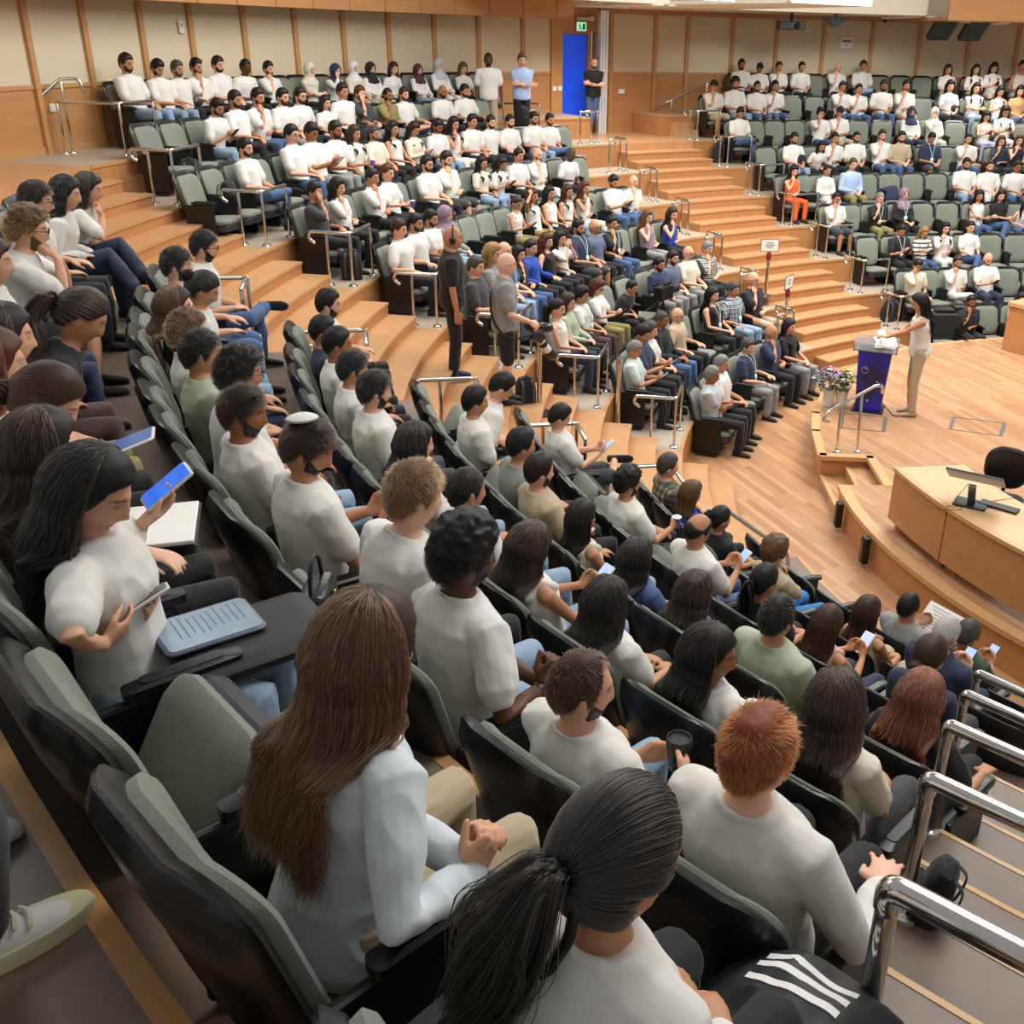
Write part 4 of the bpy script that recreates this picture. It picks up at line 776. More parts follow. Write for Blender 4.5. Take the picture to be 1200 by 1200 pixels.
PEOPLE = """
B1 164.41 0.970 -8 m short darkbrown beard tee white skin3 ljeans lap
B1 162.22 0.910 -8 m short black beard tee white skin3 ljeans lap down
B1 160.73 0.890 -8 m short greying beard tee white skin3 black rest
B1 159.25 0.910 -8 m short black beard sung tee white skin3 black chin
B1 157.54 0.930 -8 m short darkbrown beard polo white skin2 black lap
B1 156.06 0.905 10 m buzz black tee white skin5 black lap
B1 153.55 0.865 -8 m short black beard tee white skin2 black chin
B1 150.38 0.840 0 f hijab cream long cream skin2 black fold
B1 148.49 0.830 10 f hijab navy long white skin2 black face
B1 146.37 0.855 -8 f hijab white long cream skin2 beige lap
B1 144.88 0.840 -8 f hijab black long white skin2 beige lap
B1 143.40 0.845 10 f long darkbrown long white skin2 black lap
B1 140.69 0.810 -8 f hijab maroon long white skin2 ljeans lap
B1 138.77 0.885 -8 f hijab lightgrey long white skin2 white lap
B1 136.61 0.825 -8 f wavy lightbrown tee white skin2 black lap
B2 164.14 0.900 10 m short black beard tee white skin3 ljeans phone fwd
B2 161.55 0.950 -8 m short black beard tee white skin3 black lap
B2 159.95 0.960 0 m short black beard tee white skin3 jeans chin
B2 157.72 0.945 0 m short black beard tee white skin2 grey lap
B2 156.12 0.945 0 m short darkbrown beard glasses tee white skin2 black rest
B2 153.84 0.835 0 f long darkbrown tee white skin2 black lap
B2 151.82 0.975 -8 m short darkbrown tee white skin3 black rest
B2 150.22 0.935 -8 m short auburn beard tee charcoal skin2 grey face
B2 147.94 0.895 0 m buzz black beard tee khaki skin4 grey chin
B2 146.06 0.895 -8 m short brown beard tee white skin2 bshorts rest cross
B2 142.61 0.910 0 m bald black beard tee white skin4 black lap
B2 140.17 0.910 -8 m short black beard tee white skin3 black rest
B3 167.71 0.920 -8 m short black beard tee white skin2 jeans lap cross
B3 162.86 0.990 -8 m short black glasses polo white skin2 jeans lap
B3 160.86 0.990 -8 m short black tee white skin4 grey phone
B3 158.84 0.980 0 m short black beard polo white skin4 grey lap
B3 156.86 0.910 0 f long brown tee white skin3 black cup
B3 154.38 0.880 -8 m short greying beard tee cream skin3 black lap
B3 152.37 0.910 -8 f long black sleeveless white skin3 black lap
B3 150.53 0.885 0 f long darkbrown long cream skin3 black phone
B3 147.98 0.900 0 m short black beard tee white skin4 ljeans lap down
B3 146.25 0.905 0 f long black sleeveless white skin3 white chin
B3 144.27 0.925 0 m short black tee white skin3 black lap
B3 142.27 0.895 0 m short darkbrown beard tee white skin2 black rest
B3 140.18 0.890 0 m short darkbrown beard sung tee white skin2 black lap
B3 137.61 0.915 0 m short black kippah beard tee white skin3 ljeans lap
B3 135.88 0.880 0 m short darkbrown beard tee white skin3 jeans lap cross
B4 169.13 0.915 -8 m short black tee charcoal skin3 black face
B4 166.18 0.890 -8 f bob darkbrown tee white skin2 black chin
B4 161.83 0.910 -8 m short darkbrown tee white skin3 black chin
B4 159.95 0.925 -8 f bun auburn tee white skin2 black cup
B4 155.08 0.945 -8 m short black beard glasses tee white skin2 black lap
B4 152.68 0.960 -8 m short darkbrown beard tee white skin2 gshorts chin
B4 148.86 0.850 0 f long black tee cream skin3 ljeans lap
B4 146.98 0.830 10 f long darkbrown tee white skin3 ljeans phone
B4 144.43 0.890 0 m short black tee white skin3 black lap
B4 142.12 0.875 0 m bald auburn beard tee white skin2 white chin
B4 138.54 0.845 10 m buzz greying beard tee white skin5 black lap
B5 168.55 0.935 -8 m short brown tee white skin2 black rest
B5 165.91 0.930 -8 m short black beard tee white skin3 black rest
B5 163.50 0.915 -8 m short black beard tee white skin3 grey fold
B5 161.26 0.905 -8 f hijab mauve long grey skin2 ljeans lap
B5 151.54 0.835 0 f bun brown sleeveless white skin3 khaki phone
B5 148.72 0.870 -8 f long brown sleeveless white skin3 khaki up
B5 146.43 0.865 -8 f long black sleeveless white skin3 black lap
B5 144.38 0.855 0 f long brown sleeveless white skin3 ljeans lap
B5 142.11 0.865 0 f long auburn sleeveless white skin3 white chin
B5 137.83 0.900 -8 m short black beard tee white skin3 jeans phone
B5 135.58 0.870 0 m bald greying tee white skin2 jeans chin
B6 168.93 0.985 -8 m short greying tee charcoal skin2 black lap
B6 165.28 1.015 -8 f bob blond sung tee grey skin2 ljeans lap
B6 163.03 0.985 -8 m bald greying polo blue skin2 jeans lap lanyard
B6 160.43 0.875 -8 f long black tee black skin2 jeans chin
B6 158.18 0.890 -8 f pony black long royalblue skin2 black rest
B6 155.35 0.900 -8 f long auburn sleeveless black skin2 black rest
B6 153.09 0.880 -8 f long black tee white skin2 black up2
B6 150.00 0.955 -8 m short black beard sung tee navy skin3 gshorts lap lanyard
B6 147.45 0.905 -8 m bald greying glasses tee slate skin3 black rest
B6 144.71 0.905 -8 m short black polo black skin3 jeans chin lanyard
B6 139.30 0.890 -8 f long lightbrown sung sleeveless mauve skin2 grey chin
B6 136.11 0.885 0 f long darkbrown sleeveless royalblue skin2 black chin
B7 167.68 0.935 -8 f pony black sleeveless white skin2 navy lap
B7 164.76 0.905 -8 f bob brown long sage skin2 black lap
B7 161.20 0.875 -8 f afro black tee white skin3 brown lap lanyard
B7 157.55 0.870 -8 f bob auburn glasses tee white skin2 khaki phone
B7 153.53 0.800 22 m short black polo black skin3 black lap fwd
B7 146.09 0.875 0 m short black beard polo navy skin3 grey lap
B7 143.60 0.910 0 m short darkbrown beard tee slate skin2 grey lap
B7 140.17 0.905 -8 m bald greying glasses tee cream skin2 grey lap
B7 136.94 0.910 -8 m short grey plaid navy skin2 black chin
B8 166.39 0.890 -8 m short grey polo mint skin3 black phone
B8 163.50 0.980 -8 m short black polo navy skin3 black phone
B8 160.72 0.925 -8 f bob greying polo white skin2 black lap
B8 157.32 0.955 -8 m buzz greying jacket black skin4 jeans lap
B8 153.06 0.885 -8 m bald greying glasses polo beige skin2 black rest
B8 145.14 0.955 -8 f long black sleeveless black skin2 black lap lanyard
B8 140.80 0.930 -8 m short greying plaid blue skin3 ljeans rest lanyard
B8 136.96 1.000 -8 m bald greying glasses tee black skin2 beige chin
B9 162.47 0.940 -8 m short grey polo lightgrey skin4 black fold
B9 158.45 0.945 -8 m short grey polo white skin3 black lap
B9 149.79 0.910 -8 m short greying polo navy skin2 grey lap lanyard
B9 143.45 0.945 -8 m bald greying polo navy skin3 black chin
B9 139.27 0.935 -8 f long darkbrown tee black skin2 grey lap
C1 110.41 0.925 -8 m short black beard tee white skin4 black lap
C1 108.67 0.865 -8 m cap black tee white skin4 black lap
C1 106.89 0.890 -8 m short darkbrown tee white skin3 black chin
C1 104.88 0.890 0 m short black tee white skin3 black lap
C1 101.43 0.905 -8 m bald brown tee white skin2 black chin
C1 99.10 0.940 -8 m short darkbrown tee white skin3 ljeans lap cross
C1 91.44 0.900 -8 f long brown tee white skin2 black lap
C1 89.08 0.910 0 f long black tee white skin2 black lap
C1 87.46 0.960 -8 f long darkbrown tee white skin2 beige phone
C1 85.17 1.000 0 f bun black sleeveless white skin3 beige lap
C2 115.30 0.945 -8 m cap black tee white skin3 bgshorts chin
C2 113.20 0.990 -8 m curly darkbrown beard tee white skin3 ljeans lap
C2 111.00 0.935 -8 m buzz black beard tee white skin3 bshorts lap
C2 109.25 0.940 -8 m short black beard tee white skin3 bshorts chin
C2 102.66 0.940 -8 m short black tee white skin3 jeans chin
C2 101.06 0.905 -8 m short black tee white skin3 jeans chin
C2 98.87 0.975 0 m short black beard tee white skin4 jeans lap
C2 96.74 0.980 0 m short black beard tee white skin3 bgshorts chin
C2 92.49 0.990 -8 f bob black tee lightgrey skin2 black lap
C2 90.19 0.960 0 f long darkbrown tee white skin2 ljeans fold
C2 87.95 0.920 0 f long black sleeveless white skin2 ljeans phone
C2 86.21 0.925 0 f wavy black tee tan skin2 jeans lap
C3 115.19 0.905 -8 m short black beard tee white skin3 jeans lap down cross
C3 106.78 0.890 -8 m curly black tee white skin3 jeans face
C3 104.80 0.915 -8 m cap black tee white skin3 beige chin
C3 97.61 0.925 -8 f hijab navy long white skin3 navy lap
C3 95.32 0.915 -8 f hijab white long white skin2 white face
C3 90.28 0.875 -8 f long black sleeveless cream skin2 lilac phone
C3 88.55 0.970 -8 f long darkbrown tee white skin3 white phone
C4 112.06 0.910 -8 m short black beard tee white skin3 ljeans lap
C4 109.69 0.810 22 f long black tee white skin3 black fwd lap
C4 107.81 0.905 0 m short black tee white skin3 black chin
C4 105.44 0.925 0 m buzz black beard tee white skin3 black lap
C4 102.53 0.955 -8 m short brown beard tee white skin2 jeans chin
C4 100.60 0.930 0 m short darkbrown beard tee beige skin2 jeans lap
C4 97.30 0.920 -8 m short black tee navy skin3 gshorts lap down lanyard
C4 93.54 0.910 -8 m short darkbrown beard tee white skin2 jeans chin
C4 90.29 0.880 0 f long auburn tee navy skin2 black chin
C4 88.41 0.900 -8 f long auburn sleeveless black skin1 black chin
C5 115.37 0.850 0 f wavy black sleeveless orange skin2 orange chin
C5 111.35 0.845 0 f bun black long white skin3 white lap
C5 108.44 0.940 0 m short greying long skyblue skin2 khaki lap
C5 95.45 0.945 -8 m short black beard tee white skin3 ljeans lap
C5 92.87 0.910 -8 m buzz brown beard tee white skin2 white lap
C5 90.09 0.910 0 m short black tee white skin4 jeans lap
C6 113.31 0.890 -8 m short black glasses tee white skin3 gshorts chin
C6 108.07 0.870 0 m short grey polo black skin2 khaki chin lanyard
C6 104.86 0.930 -8 f hijab mauve jacket black skin2 black lap lanyard
C6 95.94 0.895 -8 f long black sleeveless white skin3 jeans fold
C6 93.46 0.900 -8 f long black tee black skin2 jeans fold cross
C6 90.98 0.815 22 f long black sleeveless white skin1 jeans lap
C7 108.63 0.885 0 m short black tee black skin3 black phone lanyard
C7 105.52 0.835 0 f long blond glasses tee stripe skin2 jeans phone
C7 102.82 0.895 0 f long black tee white skin2 white chin
C7 99.32 0.900 -8 f pony darkbrown polo white skin2 jeans lap cross
C8 110.21 0.890 0 m short black tee cream skin3 bgshorts face down
C8 104.10 0.900 -8 m short brown beard tee white skin3 white chin cross
C8 99.91 0.940 -8 m bald brown beard tee white skin2 navy phone
C9 106.22 0.875 0 m short black beard tee black skin4 black chin
C9 98.21 0.880 -8 f long black tee white skin2 black lap
A3 193.36 0.840 22 f long darkbrown tee white skin2 djeans chin cross
A3 195.52 0.850 15 f wavy black long white skin2 djeans lap cross
A3 198.70 0.890 8 m short darkbrown beard glasses tee white skin2 black lap
A3 203.33 0.890 16 m curly lightbrown beard glasses tee white skin2 gshorts pray
A3 207.29 0.870 2 f long brown jacket white skin2 navy lap
A3 211.72 0.900 38 f pony darkbrown jacket black skin3 brown lap down
A3 213.98 0.870 3 f long darkbrown tee white skin2 khaki lap
A3 215.80 0.880 -5 f long auburn tee white skin2 black lap
A3 217.61 0.860 4 f updo brown polo white skin2 black chin down
A3 219.42 0.850 -6 f long darkbrown tee white skin1 black phone1
A3 221.23 0.860 -4 f long black tee white skin2 ljeans tab down
A3 226.13 0.870 10 f halfup brown long icewhite skin2 beige clasp
A3 229.23 0.870 3 f pony black long white skin3 black lap
A4 194.82 0.890 4 m short black beard glasses polo white skin2 jeans lap cross
A4 198.44 0.910 -10 m short black beard tee white skin2 bshorts lap
A4 201.33 0.870 8 f bun black tee white skin3 jeans lap down
A4 203.28 0.870 -11 f long brown tee black skin2 ljeans lap
A4 206.20 0.860 -8 m curly lightbrown tee white skin3 djeans knee
A4 208.92 0.890 -8 m short black tee sage skin3 jeans lap
A4 211.01 0.890 4 m curly black glasses tee white skin3 charcoal knee fwd
A4 213.70 0.890 -10 m short darkbrown beard sung tee white skin4 ljeans lap
A4 216.55 0.900 -2 m short darkbrown beard kippah tee white skin3 black phone down
A4 219.94 0.930 8 m short lightbrown tee white skin1 black lap
A4 221.95 0.890 2 m afro black beard tee white skin5 ljeans clasp
A4 225.27 0.820 -12 m receding brown beard tee white skin2 ljeans cup1
A4 227.95 0.890 -9 m short red long white skin1 black knees
A5 194.91 0.900 -4 m short black beard tee white skin2 black lap
A5 198.31 0.870 -12 m short black glasses tee navy skin3 black lap
A5 201.04 0.900 -6 m short black tee white skin4 black lap
A5 204.04 0.890 -5 m short black beard tee white skin3 black lap
A5 206.97 0.910 -4 m short black beard tee white skin2 charcoal lap
A5 211.27 0.870 -7 f long black tee white skin2 ljeans lap
A5 215.04 0.890 -12 m buzz black tee white skin3 ljeans lap
A5 217.95 0.830 -12 f halfup darkbrown sleeveless white skin3 ljeans phone
A5 220.78 0.800 -12 f long black tee white skin3 black lap
A5 223.75 0.840 -12 f long black tee white skin4 white lap side
A5 226.46 0.870 -8 f long darkbrown tee cream skin3 charcoal lap
A6 201.50 0.890 -6 m short black tee white skin3 black lap
A6 199.17 0.900 27 m short black glasses polo white skin2 black fwd lap down
A6 207.11 0.900 -5 m short black tee grey skin3 black lap
A6 209.44 0.890 -11 m short darkbrown beard tee beige skin2 black lap
A6 212.56 0.810 -12 f long darkbrown sleeveless cream skin3 ljeans lap
A6 215.75 0.800 -12 f long black tee denim skin3 grey lap
A6 218.43 0.800 -12 f wavy darkbrown tee denim skin3 black lap
A6 221.47 0.890 -9 m receding black tee sage skin3 charcoal lap
A6 225.87 0.860 -10 f long auburn tee black skin3 black rest down
A7 196.63 0.890 -12 m short darkbrown sung tee white skin2 gshorts phone cross
A7 206.09 0.890 -10 m curly black beard tee white skin3 black cup
A7 211.75 0.900 -8 m ring darkbrown polo white skin3 jeans phone
A7 216.09 0.860 -11 f pony black tee black skin3 black lap
A7 219.29 0.820 -12 f long brown sleeveless pink skin3 navy phone
A7 223.21 0.870 -3 f updo brown tee navy skin2 charcoal lap
A8 197.82 0.890 -12 m short greying plaid yellow skin2 beige lap
A8 201.36 0.840 -12 f bob lightbrown tee royalblue skin2 black chin
A8 204.96 0.840 -12 f bun black tee black skin3 black lap
A8 209.88 0.860 -9 f afro lightbrown polo beige skin2 teal chin
A8 216.64 0.850 -12 f long brown sleeveless tan skin3 beige lap
A8 220.48 0.910 -2 m buzz lightgrey polo navy skin2 navy phone
A9 214.04 0.890 -12 m receding black polo grey skin3 grey paper
A9 218.10 0.890 -9 m short greying polo green skin3 black phone
"""
# ------------------------------------------------------------------ the audience and their seats
def A_(w, d, n=(0, 0, -1), curl=.4, hint=None, **k):
    a = dict(w=w, d=d, n=n, curl=curl, **k)
    if hint: a['hint'] = hint
    return a
CUSTOM = {
 'clasp': lambda s: (A_((.236, .205, .615), (0, .52, .85), (1, 0, 0), .1, ang=(58, 128, 172), spread=.0, thumb=1.0, hint=(-.3, -.6, -.8)), A_((.266, .197, .622), (0, .52, .85), (-1, 0, 0), .1, ang=(58, 128, 172), spread=.0, thumb=.6, hint=(.6, -.6, -.7))),
 'knees': lambda s: (A_((-.13, .24, .60), (.75, .6, -.1), (0, 0, -1), .3), A_((.27, .24, .615), (-.35, .93, -.1), (0, -.1, -1), .28, spread=.3)),
 'cup1': lambda s: (A_((.055, .14, .72), (.55, .83, .1), (.8, -.55, 0), .75), A_((.265, .14, .72), (-.55, .83, .1), (-.8, -.55, 0), .75)),
 'paper': lambda s: (A_((-.16, .30, .72), (.3, .9, .3), (.6, 0, .8), .7), A_((.16, .30, .72), (-.3, .9, .3), (-.6, 0, .8), .7)),
}
for k in ('clasp', 'knees', 'cup1', 'paper'): POSE[k] = {'clasp': 'hands clasped', 'knees': 'hand on knee', 'cup1': 'holding black cup', 'paper': 'reading paper'}[k]
POSE['tab'] = 'holding white phone'; POSE['phone1'] = 'raising blue phone'
def frame(d, up):
    d = unit(d); up = np.array(up, float); up = unit(up - d * (up @ d)); return np.stack([np.cross(d, up), d, up], 1)
DEV = {'tab': ((-1.165, 2.235, 3.69), frame((.75, .55, .38), (-.5, .0, .85))), 'phone1': ((-1.17, 2.50, 3.90), rotz(-.15) @ frame((.62, .55, .55), (-.35, -.5, .8)))}
rowsP = {}
for ln in PEOPLE.strip().split('\n'):
    t = ln.split(); rowsP.setdefault((t[0][0], int(t[0][1])), []).append((float(t[1]), float(t[2]), float(t[3]), t[4:]))
EXT = {('B', 2): (2, 1), ('B', 3): (2, 1), ('B', 1): (0, 1), ('B', 4): (0, 1), ('C', 4): (1, 0), ('C', 7): (1, 0), ('C', 9): (1, 0), ('A', 3): (0, 0), ('A', 4): (0, 0), ('A', 5): (0, 0), ('A', 6): (1, 0), ('A', 7): (1, 0), ('A', 8): (0, 1), ('A', 9): (0, 1)}
LOWEND = {'C': {1: 83.5, 2: 84.5, 3: 84.5, 4: 84.5, 5: 84.5, 6: 85.5, 7: 86.5, 8: 88.5, 9: 91}, 'A9': 199.5}
PERSONS = {}; HELD = []
def near_lod(b, r, th):
    if b == 'A': return 0 if r <= 4 or (r == 5 and th > 203) or (r == 6 and th > 214) else 1
    return 1 if b == 'B' and r >= 8 else 2
seed = 0
for (b, r), L in sorted(rowsP.items()):
    o, R0, z = row_geo(b, r); Rs = R0 + .72; pit = math.degrees(.522 / Rs)
    L.sort(key=lambda q: q[0] if b == 'A' else -q[0])
    # seats: evenly shared between occupants
    occ = sorted(q[0] for q in L); seats = [(t, True) for t in occ]
    for a, c in zip(occ[:-1], occ[1:]):
        n = max(1, round((c - a) / pit)); seats += [(a + (c - a) * k / n, False) for k in range(1, n)]
    hi, lo = EXT.get((b, r), (0, 0))
    if b == 'A': hi, lo = lo, hi
    seats += [(occ[-1] + pit * k, False) for k in range(1, hi + 1)] + [(occ[0] - pit * k, False) for k in range(1, lo + 1)]
    if b == 'C':
        t = occ[0] - pit
        while t > LOWEND['C'][r]: seats.append((t, False)); t -= pit
    if (b, r) == ('A', 9):
        t = occ[0] - pit
        while t > LOWEND['A9']: seats.append((t, False)); t -= pit
    seats.sort(key=lambda q: q[0] if b == 'A' else -q[0])
    for i, (t, oc) in enumerate(seats):
        up = b == 'A' and not oc and r < 8
        place_seat(b, r, t, f"{'occupied' if oc else 'empty folded' if up else 'empty'} green theatre seat, {ORD[i]} from left in {ROWN[r]}, {BLK[b]}", up, last=(i == 0 and b != 'A') or (i == len(seats) - 1 and b == 'A'))
    for i, (t, s, phi, tok) in enumerate(L):
        seed += 1; sp = parse(tok); lod = near_lod(b, r, t); sp.update(lod=lod, phi=phi, seed=seed % 50)
        if lod == 0 and not ((b, r) == ('A', 3) and t > 216.8 or (b, r) == ('A', 4) and t > 213 or (b, r) == ('A', 5) and t > 217): sp['dens'] = .3; sp['vox'] = .0098
        if 'clasp' in tok: sp['vox'] = .0050 if r == 3 else .0062
        for k in CUSTOM:
            if k in tok: sp['arms_k'] = k
        x, y = pol(Rs, t, o); loc = (x, y, z); rz = math.radians(t + 90 - (40 if 'tab' in tok else 0))
        def loc_(wp): d = (np.array(wp) - np.array(loc)) / s; c, q = math.cos(rz), math.sin(rz); return np.array([c * d[0] + q * d[1], -q * d[0] + c * d[1], d[2]])
        lv = lambda v: np.array([math.cos(rz) * v[0] + math.sin(rz) * v[1], -math.sin(rz) * v[0] + math.cos(rz) * v[1], v[2]])
        if 'tab' in tok:
            M_ = DEV['tab'][1]; p = np.array(DEV['tab'][0]); X_, l_, n_ = M_[:, 0], M_[:, 1], M_[:, 2]; sp['arms_k'] = 'tab'
            ar = (A_(loc_(p - X_ * .075 - l_ * .06 - n_ * .04), lv(X_ * .6 + l_ * .8), lv(n_ + X_ * .3), .5), A_(loc_(p + X_ * .085 - l_ * .12 - n_ * .02), lv(l_ - X_ * .55), lv(n_ * .8 - X_ * .6), .6, hint=(.9, .55, -.6)))
        elif 'phone1' in tok:
            M_ = DEV['phone1'][1]; p = np.array(DEV['phone1'][0]); X_, l_, n_ = M_[:, 0], M_[:, 1], M_[:, 2]; sp['arms_k'] = 'phone1'
            ar = (A_((-.1, .25, .6), (.7, .5, -.1)), A_(loc_(p - l_ * .115 - n_ * .03 + X_ * .012), lv(l_), lv(n_), .42, hint=(.8, .3, -.8), thumb=1.0))
        elif sp['arms_k'] in CUSTOM: ar = CUSTOM[sp['arms_k']](sp)
        else:
            k = sp['arms_k']
            if lod < 2 and k == 'lap' and seed % 3 == 0: k = 'mix'
            ar = arms_of(k)
        sp['arms'] = ar; sp['armkey'] = sp['arms_k']; sp['front'] = not (b == 'A' and r <= 8) and seed % 3 > 0
        if sp['style'] in ('halfup',): sp['front'] = False
        if b == 'A' and r == 4 and t > 211:
            sp['yaw'] = {'kippah': -30, 'sung': -28, 'receding': -32, 'afro': -12}.get(next((q for q in ('kippah', 'sung', 'receding', 'afro') if q in tok), ''), -4); sp['extra'] = sp['extra'] + (['watch'] if 'afro' in tok else [])
        if 'pony' in tok and b == 'A' and r == 3 and t > 225: sp['hl'] = 1.0; sp['ponyx'] = -.14; sp['nod'] = 16; sp['yaw'] = -6
        if 'updo' in tok and r == 3: sp['nod'] = 34; sp['yaw'] = -18
        lab = f"{describe(sp)}, {ORD[i]} in {ROWN[r]}, {BLK[b]}"
        e, info = make_person(sp, loc, rz, s, lab); PERSONS[(b, r, i)] = (e, info, loc, rz, s, sp, tok)
        if sp['arms_k'] in ('phone', 'cup'): HELD.append((sp['arms_k'], b, r, i))
def label_words(n, l): return l if len(l.split()) <= n else ' '.join(l.split()[:n])
# ------------------------------------------------------------------ things in hands
M_screen = mat('phone_screen', '#9fb4d8', .15, emit=.6); M_phoneback = mat('phone_body', '#20222a', .25); M_phonewhite = mat('phone_case_white', '#dcd9d0', .35)
def device(name, loc, M, wd, ln, th, body, screen, label, cat, marks=0, group=None):
    e = empty(name, tuple(loc)); e.rotation_mode = 'QUATERNION'; e.rotation_quaternion = Matrix(M.tolist()).to_quaternion(); tag(e, label, cat, group)
    m = MB(); m.slab(wd, ln, th, wd * .12, rotx(PI / 2) , edge=th * .3); cs = m.build('casing', body, e, smooth=True)
    m = MB(); m.slab(wd * .9, ln * .93, th * .2, wd * .08, rotx(PI / 2), (0, 0, th * .55), edge=th * .05); m.build('screen', screen, cs)
    if marks:
        m = MB(); r = random.Random(3)
        for k in range(marks): y = ln * (.36 - .72 * k / marks); m.box((-wd * .1 + r.uniform(-.05, .05) * wd, y, th * .70), (wd * r.uniform(.4, .62), ln * .012, .0006))
        m.build('text_lines', mat('screen_text', '#67757f', .5), cs)
    return e
def paper_cup(loc, label, col, lidcol=None, sc_=1.0):
    e = empty('paper_cup', tuple(loc)); tag(e, label, 'cup'); e.scale = (sc_,) * 3
    m = MB(); m.lathe([(.003, -.05), (.028, -.05), (.038, .045), (.035, .045), (.026, -.045), (.003, -.045)], n=28); m.build('cup_body', mat('cup_' + col, col, .45), e, smooth=True)
    m = MB(); m.lathe([(.037, .042), (.041, .042), (.041, .05), (.037, .052), (.034, .052)] if not lidcol else [(.003, .058), (.03, .058), (.034, .066), (.037, .066), (.042, .05), (.042, .042), (.036, .04)], n=28); m.build('cup_rim' if not lidcol else 'lid', mat('cup_lid_' + (lidcol or 'white'), lidcol or '#ece9e2', .4), e, smooth=True); return e
for n, (k, b, r, i) in enumerate(HELD):
    e, info, loc, rz, s, sp, tok = PERSONS[(b, r, i)]; Lw, Rw = info['arm'][0], info['arm'][1]; R3 = rotz(rz)
    who = f"held by {ORD[i]} person in {ROWN[r]}, {BLK[b]}"
    if k == 'phone':
        p = (Lw[3] + Rw[3]) / 2 + np.array([0, .10, .05]); device('smartphone', to_world(loc, rz, s, p), R3 @ frame((0, .75, .66), (0, -.66, .75)), .075, .15, .009, M_phonewhite if (b, r) in (('A', 7), ('B', 3), ('A', 5)) else M_phoneback, M_screen, f"smartphone with lit screen {who}", 'phone')
    else:
        p = Rw[3] + np.array([-.055, .085, .02]); paper_cup(to_world(loc, rz, s, p), f"purple paper coffee cup {who}", '#6a4fa8', sc_=s)
def find(b, r, word): return next(v for k, v in PERSONS.items() if k[0] == b and k[1] == r and word in v[6])
# ------------------------------------------------------------------ railings
def rail(label, path, posts, rad=.021, cat='railing', group='steel railings of the hall', flange=True):
    e = empty('railing', tuple(np.array(posts[0][0]) if posts else path[0])); tag(e, label, cat, group); base = np.array(e.location)
    m = MB(); m.tube(np.array(path) - base, rad, 12); m.build('top_rail', M_chrome, e, smooth=True)
    for a, b in posts:
        a = np.array(a, float); b = np.array(b, float); m = MB(); m.tube([a - base, a * .5 + b * .5 - base, b - base], rad * .82, 12); p = m.build('post', M_chrome, e, smooth=True)
        if flange: m = MB(); m.lathe([(.01, 0), (.055, 0), (.05, .014), (.02, .03), (.01, .03)], a - base, 18); m.build('post_flange', M_chrome, p, smooth=True)
    return e
def bend(P, r=.07, k=4):
    """round the inner corners of a polyline"""
    P = [np.array(p, float) for p in P]; out = [P[0]]
    for a, b, c in zip(P[:-2], P[1:-1], P[2:]):
        d1, d2 = unit(a - b), unit(c - b); q = min(r, np.linalg.norm(a - b) * .45, np.linalg.norm(c - b) * .45); s, t = b + d1 * q, b + d2 * q
        for i in range(k + 1): u = i / k; out.append(s * (1 - u) ** 2 + 2 * b * u * (1 - u) + t * u * u)
    out.append(P[-1]); return out
def p3(R, t, z, o=O): x, y = pol(R, t, o); return np.array((x, y, z))
def landing_rail(b, r, o, R0, z, te, sgn, h, inset, back, front, label, l1=.62):
    """runs beside the aisle from a curled end, turns at the corner, then along the front of the tier"""
    ta = lambda R: te(R) - sgn * math.degrees(inset / R)
    P1, P2 = p3(R0 + back, ta(R0 + back), z, o), p3(R0 + front, ta(R0 + front), z, o); P3 = p3(R0 + front, ta(R0 + front) - sgn * math.degrees(l1 / R0), z, o); u = np.array((0, 0, h)); d = unit(P1 - P2)
    path = bend([P1 + d * .16 + u - (0, 0, .13), P1 + d * .22 + u - (0, 0, .09), P1 + d * .21 + u, P1 + u, P2 + u, P3 + u], .06)
    return rail(label, path, [(P1, P1 + u), (P2, P2 + u), (P3, P3 + u)])
for r in range(2, 9): landing_rail('B', r, O, RF[r], ZB[r], edgeBl, 1, .63, .10, .40, .11, f'curled steel railing on the near landing of {ROWN[r]}, centre block')
for r in range(2, 9): landing_rail('C', r, O, RF[r], ZB[r], edgeCl, 1, .58, .22, .42, .16, f'steel railing on the stair landing of {ROWN[r]}, far block', .55)
for r in range(2, 9): landing_rail('Br', r, O, RF[r], ZB[r], edgeBr, -1, .60, .36, .50, .28, f'white-topped steel railing at the far end of {ROWN[r]}, centre block', .42)
for r in range(4, 9): landing_rail('A', r, OA, RA[r], ZA[r], lambda R: 191.0, -1, .58, .02, .78, .46, f'steel railing beside the wide stairs at {ROWN[r]}, near block', .4)
P = [p3(7.75, 191.5, .82), p3(7.35, 191.5, .82), p3(6.7, 192.5, .35), p3(6.66, 192.5, .02)]
rail('long steel handrail sloping down to the parquet floor by the wide stairs', bend(P, .08), [(p3(7.6, 191.5, .02), p3(7.6, 191.5, .82))])
for r in (3, 4, 5, 6, 7):
    t0 = edgeAr(RA[r]) + .15; R = RA[r] + .02; a = p3(R, t0, ZA[r], OA); t = unit(p3(R, t0 + 3, ZA[r], OA) - a); u = np.array((0, 0, .53)); e_ = a + t * .8
    rail(f'thick chrome railing across the brown steps at {ROWN[r]}, near block', bend([a + u * .9, a + u, e_ + u, e_ + u * .9], .08, 6), [(a, a + u * .93), (e_, e_ + u * .93)], .028)
P = [np.array(q) for q in ((-6.18, 13.63, 3.51), (-6.98, 13.66, 3.51), (-6.03, 14.31, 3.51))]; u = np.array((0, 0, .63))
rail('straight steel railing in front of the back row by the left wall', bend([P[1] + u, P[0] + u, P[2] + u]), [(q, q + u) for q in P])
P = [np.array(q) for q in ((-7.28, 13.5, 3.4), (-6.93, 13.75, 3.51))]
